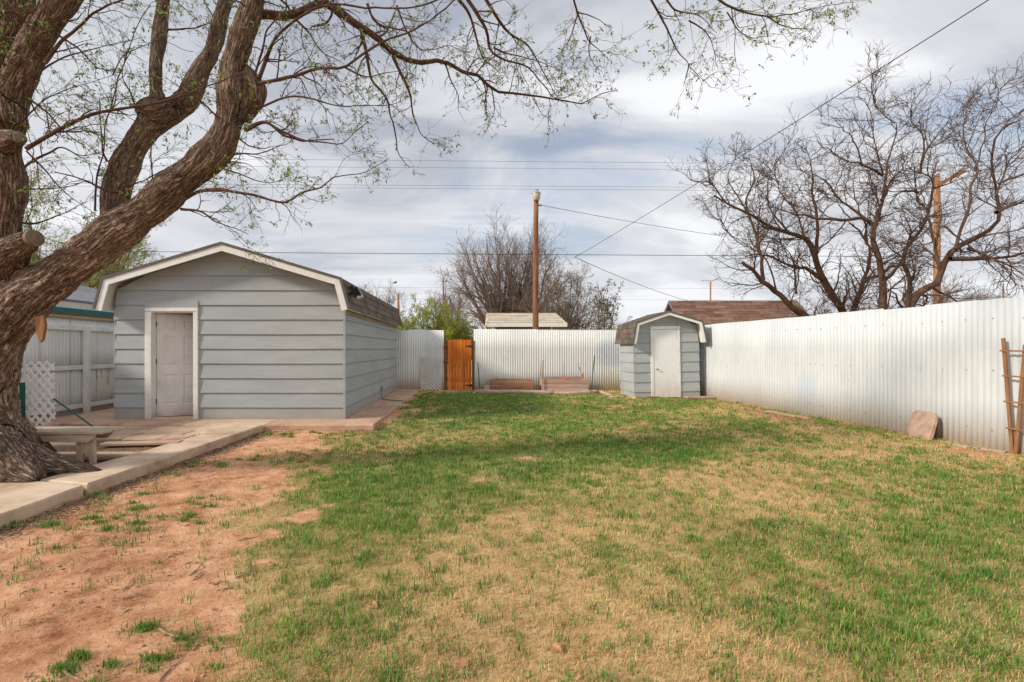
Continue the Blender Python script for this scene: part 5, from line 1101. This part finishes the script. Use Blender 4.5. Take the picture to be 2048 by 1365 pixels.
limb_tree('bare tree leaning right with twisted upper limbs before the orange pole', [
    ([(1180, 1200), (1190, 1100), (1160, 1010), (1200, 900), (1250, 820), (1280, 760), (1225, 660), (1205, 500)], 12, 3), ([(1050, 1110), (1110, 1050), (1160, 1010)], 9, 7), ([(1280, 760), (1290, 620), (1230, 560), (1170, 520)], 6, 1.5), ([(1225, 660), (1150, 655), (1090, 680)], 5, 1.5), ([(1240, 560), (1260, 420), (1220, 300), (1120, 170)], 5, 1), ([(1250, 500), (1300, 380), (1400, 260)], 4, 1), ([(1300, 640), (1380, 600), (1450, 560)], 4, 1)], 12.8, (1818, 640), 5, leaf=bud)
limb_tree('large bare tree at the right edge with wide curving limbs', [
    ([(1160, 1255), (1240, 1170), (1330, 1110), (1345, 1040), (1400, 960), (1500, 920), (1580, 860), (1630, 760), (1625, 650), (1600, 520), (1620, 380), (1690, 310), (1790, 270)], 17, 3), ([(1630, 760), (1720, 720), (1850, 690)], 8, 4), ([(1640, 615), (1700, 580), (1850, 520)], 6, 3), ([(1335, 1040), (1310, 900), (1275, 760), (1240, 690)], 8, 4), ([(1420, 950), (1470, 760), (1520, 540), (1480, 400), (1470, 270), (1520, 150)], 8, 1.5), ([(1390, 1000), (1500, 1005), (1620, 1000), (1850, 950)], 9, 5), ([(1480, 945), (1620, 1010), (1850, 1120)], 6, 2), ([(1520, 540), (1580, 380), (1600, 220), (1680, 100)], 4, 1), ([(1625, 680), (1700, 480), (1850, 340)], 5, 1.5), ([(1360, 830), (1420, 880), (1560, 1000), (1700, 1020)], 5, 2)], 11.4, (1812, 640), 6, dens=(5.4, 7.2, 7))

# ---- vase-shaped bare trees and bushes far behind, grown from a stem --------------
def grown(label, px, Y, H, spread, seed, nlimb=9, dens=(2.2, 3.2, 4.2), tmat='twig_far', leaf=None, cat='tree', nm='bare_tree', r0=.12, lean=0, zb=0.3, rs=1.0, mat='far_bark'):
    global rng
    keep = rng; rng = np.random.default_rng(seed); x = (px-CX)/F*Y; root = thing(nm, (x, Y, 0), label, cat)
    tr, rr = resample([(x, Y, -.1), (x+.02, Y, zb*.5), (x+lean*.1, Y, zb+.1)], [r0*1.3, r0*1.1, r0], 10); v, q = tubes(tr[None], rr[None], 10); npmesh('trunk', v, q, M[mat], root, smooth=True)
    PB, RB = [], []
    for k in range(nlimb):
        a = 2*PI*k/nlimb+rng.uniform(-.3, .3); out = rng.uniform(.1, 1)**.6*spread; h = H*(1-.35*(out/spread)**2)*rng.uniform(.85, 1)
        pts = [(x+lean*.1, Y, zb*.8)]; m = 5
        for j in range(1, m+1):
            t = j/m; o_ = out*t**.85; pts.append((x+math.cos(a)*o_+lean*t+rng.normal()*.04*H*.3, Y+math.sin(a)*o_*.7+rng.normal()*.05*H*.2, zb+(h-zb)*t**(1.15)+rng.normal()*.02*H))
        p, r = resample(pts, np.linspace(r0*.62, r0*.07, m+1), 18); PB.append(p); RB.append(r)
        v, q = tubes(p[None], r[None], 7); npmesh('limb', v, q, M[mat], root, smooth=True)
    PB, RB = np.array(PB), np.array(RB); u = (0, 0, .05)
    s1, q1 = spawn(PB, RB, dens[0], .12, 36, (H*.14, H*.36), .12, u, 8, rk=.55, rmin=.010*rs, rend=.006*rs)
    s2, q2 = spawn(s1, q1, dens[1], .1, 36, (H*.06, H*.18), .16, u, 6, rk=.6, rmin=.007*rs, rend=.004*rs)
    s3, q3 = spawn(s2, q2, dens[2], .1, 36, (H*.03, H*.09), .18, u, 4, rk=.6, rmin=.005*rs, rend=.0035*rs)
    V, Q = merge([tubes(s1, q1, 4), tubes(s2, q2, 3), tubes(s3, q3, 3)]); tag(npmesh('twigs', V, Q, M[tmat], root, smooth=True), kind='stuff')
    if leaf:
        pool = [leaves_on(s, leaf[0]*f, leaf[1], 3, leaf[2]) for s, f in ((s3, 1), (s2, .5))]; V = np.concatenate([p[0] for p in pool]); Q = np.concatenate([pool[0][1], pool[1][1]+len(pool[0][0])]); C_ = np.concatenate([p[2] for p in pool])
        tag(npmesh('leaves', V, Q, M['leaf'], root, attrs={'tint': ('FLOAT_COLOR', C_)}), kind='stuff')
    print(nm, len(s1), len(s2), len(s3)); rng = keep; return root
grown('big bare tree with rounded crown left of the yard light pole', 1018, 34, 10.6, 4.6, 21, nlimb=28, r0=.24, zb=1.6, dens=(2.6, 3.2, 3.6), rs=1.15)
olive = [(.16, .16, .05), (.22, .20, .07), (.20, .16, .07), (.12, .13, .05)]
grown('brownish half leafed tree right of the yard light pole', 1120, 30, 6.9, 2.6, 22, nlimb=18, r0=.13, zb=.8, leaf=(1.8, .11, olive), dens=(3.6, 4.4, 4.6))
green = [(.34, .42, .04), (.46, .52, .08), (.24, .30, .04), (.40, .46, .07)]
grown('bright green leafy bush behind the short fence by the gate', 864, 20.5, 3.55, 1.9, 23, nlimb=18, r0=.07, zb=.5, leaf=(13, .085, green), cat='bush', nm='green_bush', dens=(6, 8, 9), rs=.7)
darkg = [(.09, .13, .035), (.15, .20, .05), (.11, .12, .05)]
grown('darker green bush just above the orange gate', 925, 22, 3.1, 1.2, 24, nlimb=14, r0=.055, zb=.5, leaf=(12, .07, darkg), cat='bush', nm='green_bush', dens=(6, 8, 9), rs=.7)
grown('brown dry brush beside the green bush behind the fence', 815, 21.5, 2.3, .6, 25, nlimb=14, r0=.05, zb=.4, leaf=(3, .06, [(.30, .20, .11), (.25, .2, .1)]), cat='bush', nm='dry_bush', dens=(7, 9, 9), rs=.7)
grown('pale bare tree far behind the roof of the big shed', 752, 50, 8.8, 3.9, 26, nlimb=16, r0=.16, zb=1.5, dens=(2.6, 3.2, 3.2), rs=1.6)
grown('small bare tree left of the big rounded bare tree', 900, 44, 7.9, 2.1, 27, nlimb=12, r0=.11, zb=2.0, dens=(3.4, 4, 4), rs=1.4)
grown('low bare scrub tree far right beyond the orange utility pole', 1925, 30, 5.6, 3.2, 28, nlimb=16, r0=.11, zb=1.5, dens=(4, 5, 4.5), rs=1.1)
grown('grey brush at the foot of the bare trees over the right fence', 1640, 17, 4.0, 1.9, 29, nlimb=10, r0=.08, zb=.6, leaf=(1.2, .06, olive), cat='bush', nm='dry_bush', dens=(6, 7, 7), rs=.6)
grown('low bare brush right of the tall dark trunk behind the fence', 1850, 16, 3.9, 1.7, 31, nlimb=9, r0=.07, zb=.6, cat='bush', nm='dry_bush', dens=(6, 7, 7), rs=.6)
sap = [(.16, .17, .07), (.20, .20, .09), (.12, .12, .06)]
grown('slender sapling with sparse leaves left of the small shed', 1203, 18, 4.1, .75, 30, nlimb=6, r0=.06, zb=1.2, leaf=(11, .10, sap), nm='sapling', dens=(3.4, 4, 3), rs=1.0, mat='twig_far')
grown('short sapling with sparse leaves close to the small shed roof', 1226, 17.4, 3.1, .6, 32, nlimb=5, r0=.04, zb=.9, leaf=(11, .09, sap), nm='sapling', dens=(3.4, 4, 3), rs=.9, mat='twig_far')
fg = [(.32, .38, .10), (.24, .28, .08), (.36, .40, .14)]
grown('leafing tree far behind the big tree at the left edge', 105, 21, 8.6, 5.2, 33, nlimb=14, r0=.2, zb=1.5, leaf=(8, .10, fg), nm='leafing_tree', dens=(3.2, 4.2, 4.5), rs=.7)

# ------------------------------------------------------------------ grass, straw, litter
def inside_hard(x, y):
    """true where something solid covers the lawn"""
    walkw = (x < np.interp(y, [0, 4.5, 7, 7.97], [-3.72, -3.70, -3.60, -3.54])) & (y < 8)
    shed = (x < -1.66) & (y > 7.95) & (y < 15.1)
    fence = (x > np.interp(y, [1.75, 15.15], [7.40, 6.30])) | (y > 15.13); s2 = (x > 4.50) & (x < 6.32) & (y > 12.68) & (y < 13.9)
    beds = (y > YB-.01) & (y < YB+.68) & (((x > bx(981)) & (x < bx(1067))) | ((x > bx(1085)) & (x < bx(1178))))
    return walkw | shed | fence | s2 | beds
def scatter(n, y0, y1, power):
    """points on the visible lawn, density falling with distance as y**-power"""
    e = 2-power; u = rng.random(n); y = (y0**e+(y1**e-y0**e)*u)**(1/e); x = y*rng.uniform(-1.06, 1.24, n)+rng.uniform(-.2, .2, n); return x, y
def blades(x, y, h, w, lean, C):
    n = len(x); z = gh(x, y)-.004; az = rng.uniform(0, 2*PI, n); sd = np.stack([np.cos(az+PI/2), np.sin(az+PI/2), 0*az], -1); dr = np.stack([np.cos(az), np.sin(az), 0*az], -1)
    b = np.stack([x, y, z], -1); up = np.array([0, 0, 1.0]); h = h[:, None]; w = w[:, None]; lean = lean[:, None]
    m = b+up*h*.55*np.cos(lean*.6)+dr*h*.55*np.sin(lean*.6); t = m+up*h*.45*np.cos(lean*1.5)+dr*h*.45*np.sin(lean*1.5)
    V = np.stack([b-sd*w/2, b+sd*w/2, m+sd*w*.42, t, m-sd*w*.42], 1).reshape(-1, 3); o = np.arange(n)[:, None]*5
    T3 = np.concatenate([o+np.array([0, 1, 2]), o+np.array([0, 2, 4]), o+np.array([4, 2, 3])]).reshape(-1, 3); return V, T3, np.repeat(np.c_[C, np.ones(n)], 5, 0)
def grass():
    # tufts: clump centres, blades around them
    nc = 56000; cx_, cy_ = scatter(nc, 1.75, 15.1, 1.05); d = dirt_mask(cx_, cy_); g = green_mask(cx_, cy_)
    pr = np.clip(.17+.74*sst(.15, .9, g+(fbm2(cx_, cy_, 9, 2, 77)-.5)*1.1), .03, 1)*(1-d)**1.5+.16*d*sst(.56, .66, fbm2(cx_, cy_, 3.5, 3, 31))*sst(.45, .6, fbm2(cx_, cy_, .9, 2, 32)); keep = (rng.random(nc) < pr) & ~inside_hard(cx_, cy_); cx_, cy_, g = cx_[keep], cy_[keep], g[keep]
    k = rng.integers(3, 15, len(cx_)); x = np.repeat(cx_, k)+rng.normal(0, .020, k.sum())*(1+np.repeat(cy_, k)*.08); y = np.repeat(cy_, k)+rng.normal(0, .020, k.sum())*(1+np.repeat(cy_, k)*.08); gg = np.repeat(g, k); hv = np.repeat(rng.uniform(.5, 1.25, len(cx_)), k)
    # spreading tufts in the bare soil
    m = 170; tx, ty = scatter(m*9, 1.9, 7.8, 1.1); dd = dirt_mask(tx, ty); kk = (dd > .6) & ~inside_hard(tx, ty) & (rng.random(m*9) < sst(.40, .60, fbm2(tx, ty, 1.0, 2, 61))); tx, ty = tx[kk][:m], ty[kk][:m]; m = len(tx)
    kn = (rng.gamma(2, 26, m)+10).astype(int); tr_ = np.repeat(rng.uniform(.02, .06, m), kn); ta = rng.uniform(0, 2*PI, kn.sum()); tq = np.abs(rng.normal(0, 1, kn.sum()))*tr_
    nt_ = len(x); x = np.r_[x, np.repeat(tx, kn)+np.cos(ta)*tq*1.5]; y = np.r_[y, np.repeat(ty, kn)+np.sin(ta)*tq]; gg = np.r_[gg, np.full(kn.sum(), .3)]; hv = np.r_[hv, np.full(kn.sum(), .75)]
    ok = ~inside_hard(x, y); x, y, gg, hv = x[ok], y[ok], gg[ok], hv[ok]; n = len(x)
    h = .052*hv*rng.uniform(.5, 1.3, n)*(1+.25*gg); w = .0046*(1+.22*np.maximum(y-3, 0))*rng.uniform(.7, 1.3, n)
    hue = np.clip(fbm2(x, y, .9, 2, 40)+rng.normal(0, .12, n), 0, 1)[:, None]; c = np.array([.065, .19, .030])*(1-hue)+np.array([.20, .36, .045])*hue; c = c*rng.uniform(.7, 1.3, (n, 1))
    yel = rng.random(n) < .22; c[yel] = np.array([.32, .29, .12])*rng.uniform(.8, 1.2, (yel.sum(), 1))
    V, T3, C_ = blades(x, y, h, w, rng.uniform(.1, .9, n), c); o = npmesh('green_grass', V, T3, M['blade'], k=3, attrs={'tint': ('FLOAT_COLOR', C_)}); tag(o, 'green spring grass tufts growing over the lawn', 'grass', kind='stuff'); print('green blades', n)
    # dead straw: short, flattened
    n = 520000; x, y = scatter(n, 1.75, 15.1, 1.15); d = dirt_mask(x, y); keep = (rng.random(n) < (1-d*.93)*(1-.65*sst(.45, .9, green_mask(x, y)))) & ~inside_hard(x, y); x, y = x[keep], y[keep]; n = len(x)
    tone = np.clip(fbm2(x, y, 2.2, 3, 41)+rng.normal(0, .13, n), 0, 1)[:, None]; c = np.array([.38, .21, .085])*(1-tone)+np.array([.84, .59, .27])*tone; c *= rng.uniform(.75, 1.2, (n, 1))
    h = rng.uniform(.015, .05, n); w = .0022*(1+.22*np.maximum(y-3, 0))*rng.uniform(.7, 1.4, n)
    V, T3, C_ = blades(x, y, h, w, rng.uniform(.5, 1.15, n), c); o = npmesh('dry_grass', V, T3, M['straw'], k=3, attrs={'tint': ('FLOAT_COLOR', C_)}); tag(o, 'short straw coloured dead grass covering the lawn', 'grass', kind='stuff'); print('straw', n)
grass()
def litter():
    # small chips, grit and leaf bits on the bare soil and in the bed beside the patio
    n = 60000; x, y = scatter(n, 1.8, 13, 1.25); d = dirt_mask(x, y); edge = fbm2(x, y, 1.4, 3, 50); keep = (rng.random(n) < d*sst(.38, .62, edge)*.8+.03) & ~inside_hard(x, y); x, y = x[keep], y[keep]
    xb = rng.uniform(-5.5, -4.2, 2600); yb_ = rng.uniform(4.7, 6.8, 2600); xc = rng.uniform(-4.35, -3.3, 12000); yc = rng.uniform(1.9, 7.9, 12000); xc = np.interp(yc, [0, 4.5, 7, 7.97], [-3.69, -3.67, -3.56, -3.5])+np.abs(rng.normal(0, .13, 12000))
    xf = rng.normal(6.15, .22, 2600); yf_ = rng.normal(9.3, 1.1, 2600); kf = ~inside_hard(xf, yf_); xf, yf_ = xf[kf], yf_[kf]
    z = np.concatenate([gh(x, y), np.full(len(xb), .103), gh(xc, yc), gh(xf, yf_)]); x = np.concatenate([x, xb, xc, xf]); y = np.concatenate([y, yb_, yc, yf_]); n = len(x)
    az = rng.uniform(0, 2*PI, n); L = rng.gamma(2, .0026, n)[:, None]+.002; L[-len(xf)-len(xc):] *= 1.7; dr = np.stack([np.cos(az), np.sin(az), rng.normal(0, .25, n)], -1); sd = np.stack([-np.sin(az), np.cos(az), rng.normal(0, .4, n)], -1)*rng.uniform(.12, .6, (n, 1)); b = np.stack([x, y, z+.004], -1)
    V = np.stack([b-dr*L, b-sd*L, b+dr*L, b+sd*L+np.array([0, 0, .004])], 1).reshape(-1, 3); Q = np.arange(n*4).reshape(-1, 4); t = rng.random((n, 1)); t[-len(xf)-len(xc):] *= .7; c = np.array([.16, .085, .05])*(1-t)+np.array([.50, .36, .25])*t; C_ = np.repeat(np.c_[c, np.ones(n)], 4, 0)
    tag(npmesh('leaf_litter', V, Q, M['straw'], attrs={'tint': ('FLOAT_COLOR', C_)}), 'small dead leaf bits and chips on the bare red soil', 'litter', kind='stuff')
litter()
def fallen_twigs():
    spots = [(1165, 725, 720, 'pale twig'), ]
    cz1 = lambda x, y: (x/2.926, 900+y/2.926)
    tw = [((1085, 660), (1190, 655), 'curved pale twig on the red soil, upper one of the middle cluster'), ((1110, 725), (1185, 650), 'straight brown twig crossing the curved one on the red soil'), ((1140, 750), (1200, 705), 'short pale bent twig below the crossing twigs'), ((1375, 745), (1490, 680), 'thick grey twig on the red soil near the grass edge'), ((1245, 780), (1340, 762), 'short pale twig left of the thick grey twig'), ((1265, 826), (1370, 800), 'thin dark twig below the short pale twig'), ((720, 820), (775, 740), 'gnarled pale twig next to a grass tuft on the soil'), ((985, 625), (1080, 590), 'thin grey twig beyond the middle cluster'), ((720, 868), (830, 830), 'dark twig left of the bare dirt centre'), ((930, 1040), (1125, 1100), 'long pale forked twig in the lower dirt'), ((1085, 1085), (1150, 1055), 'short pale twig beside the long forked one'), ((1130, 1160), (1150, 1105), 'whitish upright lying twig near the lower grass edge'), ((380, 1280), (495, 1350), 'bent pale twig at the lower left edge'), ((550, 1330), (560, 1285), 'short grey twig at the bottom of the dirt'), ((925, 1350), (1080, 1215), 'long thin straw coloured twig by the lower grass'), ((125, 840), (210, 815), 'dark flat twig at the far left of the dirt'), ((1390, 520), (1520, 492), 'long thin pale twig between sparse tufts'), ((1470, 680), (1465, 640), 'tiny hooked pale twig above the thick grey one'), ((140, 1305), (160, 1360), 'small pale twig in the lower left corner')]
    for (a, b, lab) in tw:
        def G(x, y):
            px, py = cz1(x, y); Y = 1.41*F/(py-HY); X = (px-CX)/F*Y; return Vector((X, Y, float(gh(X, Y))+.006))
        p, q = G(*a), G(*b); stick('fallen_twig', [p, p.lerp(q, .5)+Vector((random.uniform(-.02, .02), random.uniform(-.02, .02), .006)), q], [.0055, .0045, .0022], M['stick'], lab, 'twig', 6, 'twigs lying on the bare soil', .006)
fallen_twigs()
def dead_leaf(px, py, s, lab):
    Y = 1.41*F/(py-HY); X = (px-CX)/F*Y; c = Vector((X, Y, float(gh(X, Y))+.012)); mb = MB(); n = 9; V = []; Fc = []; m = Matrix.Rotation(random.uniform(0, 6), 4, 'Z') @ Matrix.Rotation(.5, 4, 'X')
    for k in range(n+1):
        t = k/n; w = math.sin(PI*t**.8)*.5*s*(1+.2*random.uniform(-1, 1)); V += [c+m @ Vector(((t-.5)*s*1.5, -w, .25*w+.02*random.random()*s*8)), c+m @ Vector(((t-.5)*s*1.5, 0, 0)), c+m @ Vector(((t-.5)*s*1.5, w, .3*w+.01*random.random()))]
    for k in range(n): Fc += [(3*k, 3*k+1, 3*k+4, 3*k+3), (3*k+1, 3*k+2, 3*k+5, 3*k+4)]
    o = mb.add(V, Fc).build('fallen_leaf', M['leafdry'], origin=tuple(c)); tag(o, lab, 'leaf', 'dead leaves lying on the lawn')
M['leafdry'] = pmat('dead_leaf', [(.3, (.20,.09,.04)), (.5, (.38,.2,.1)), (.7, (.5,.3,.17))], scale=60, rough=.8, bump=.3)
for a in [(1113, 1300, .045, 'curled orange brown dead leaf in the lower middle of the lawn'), (925, 1330, .04, 'pale brown dead leaf at the lower edge left of centre'), (1740, 1195, .05, 'rusty dead leaf among green tufts right of centre'), (1640, 1182, .05, 'small brown dead leaf in the green patch right of centre'), (747, 1210, .05, 'greyish dead leaf at the left edge of the turf'), (1185, 1055, .03, 'whitish scrap of leaf in the middle of the lawn')]: dead_leaf(*a)
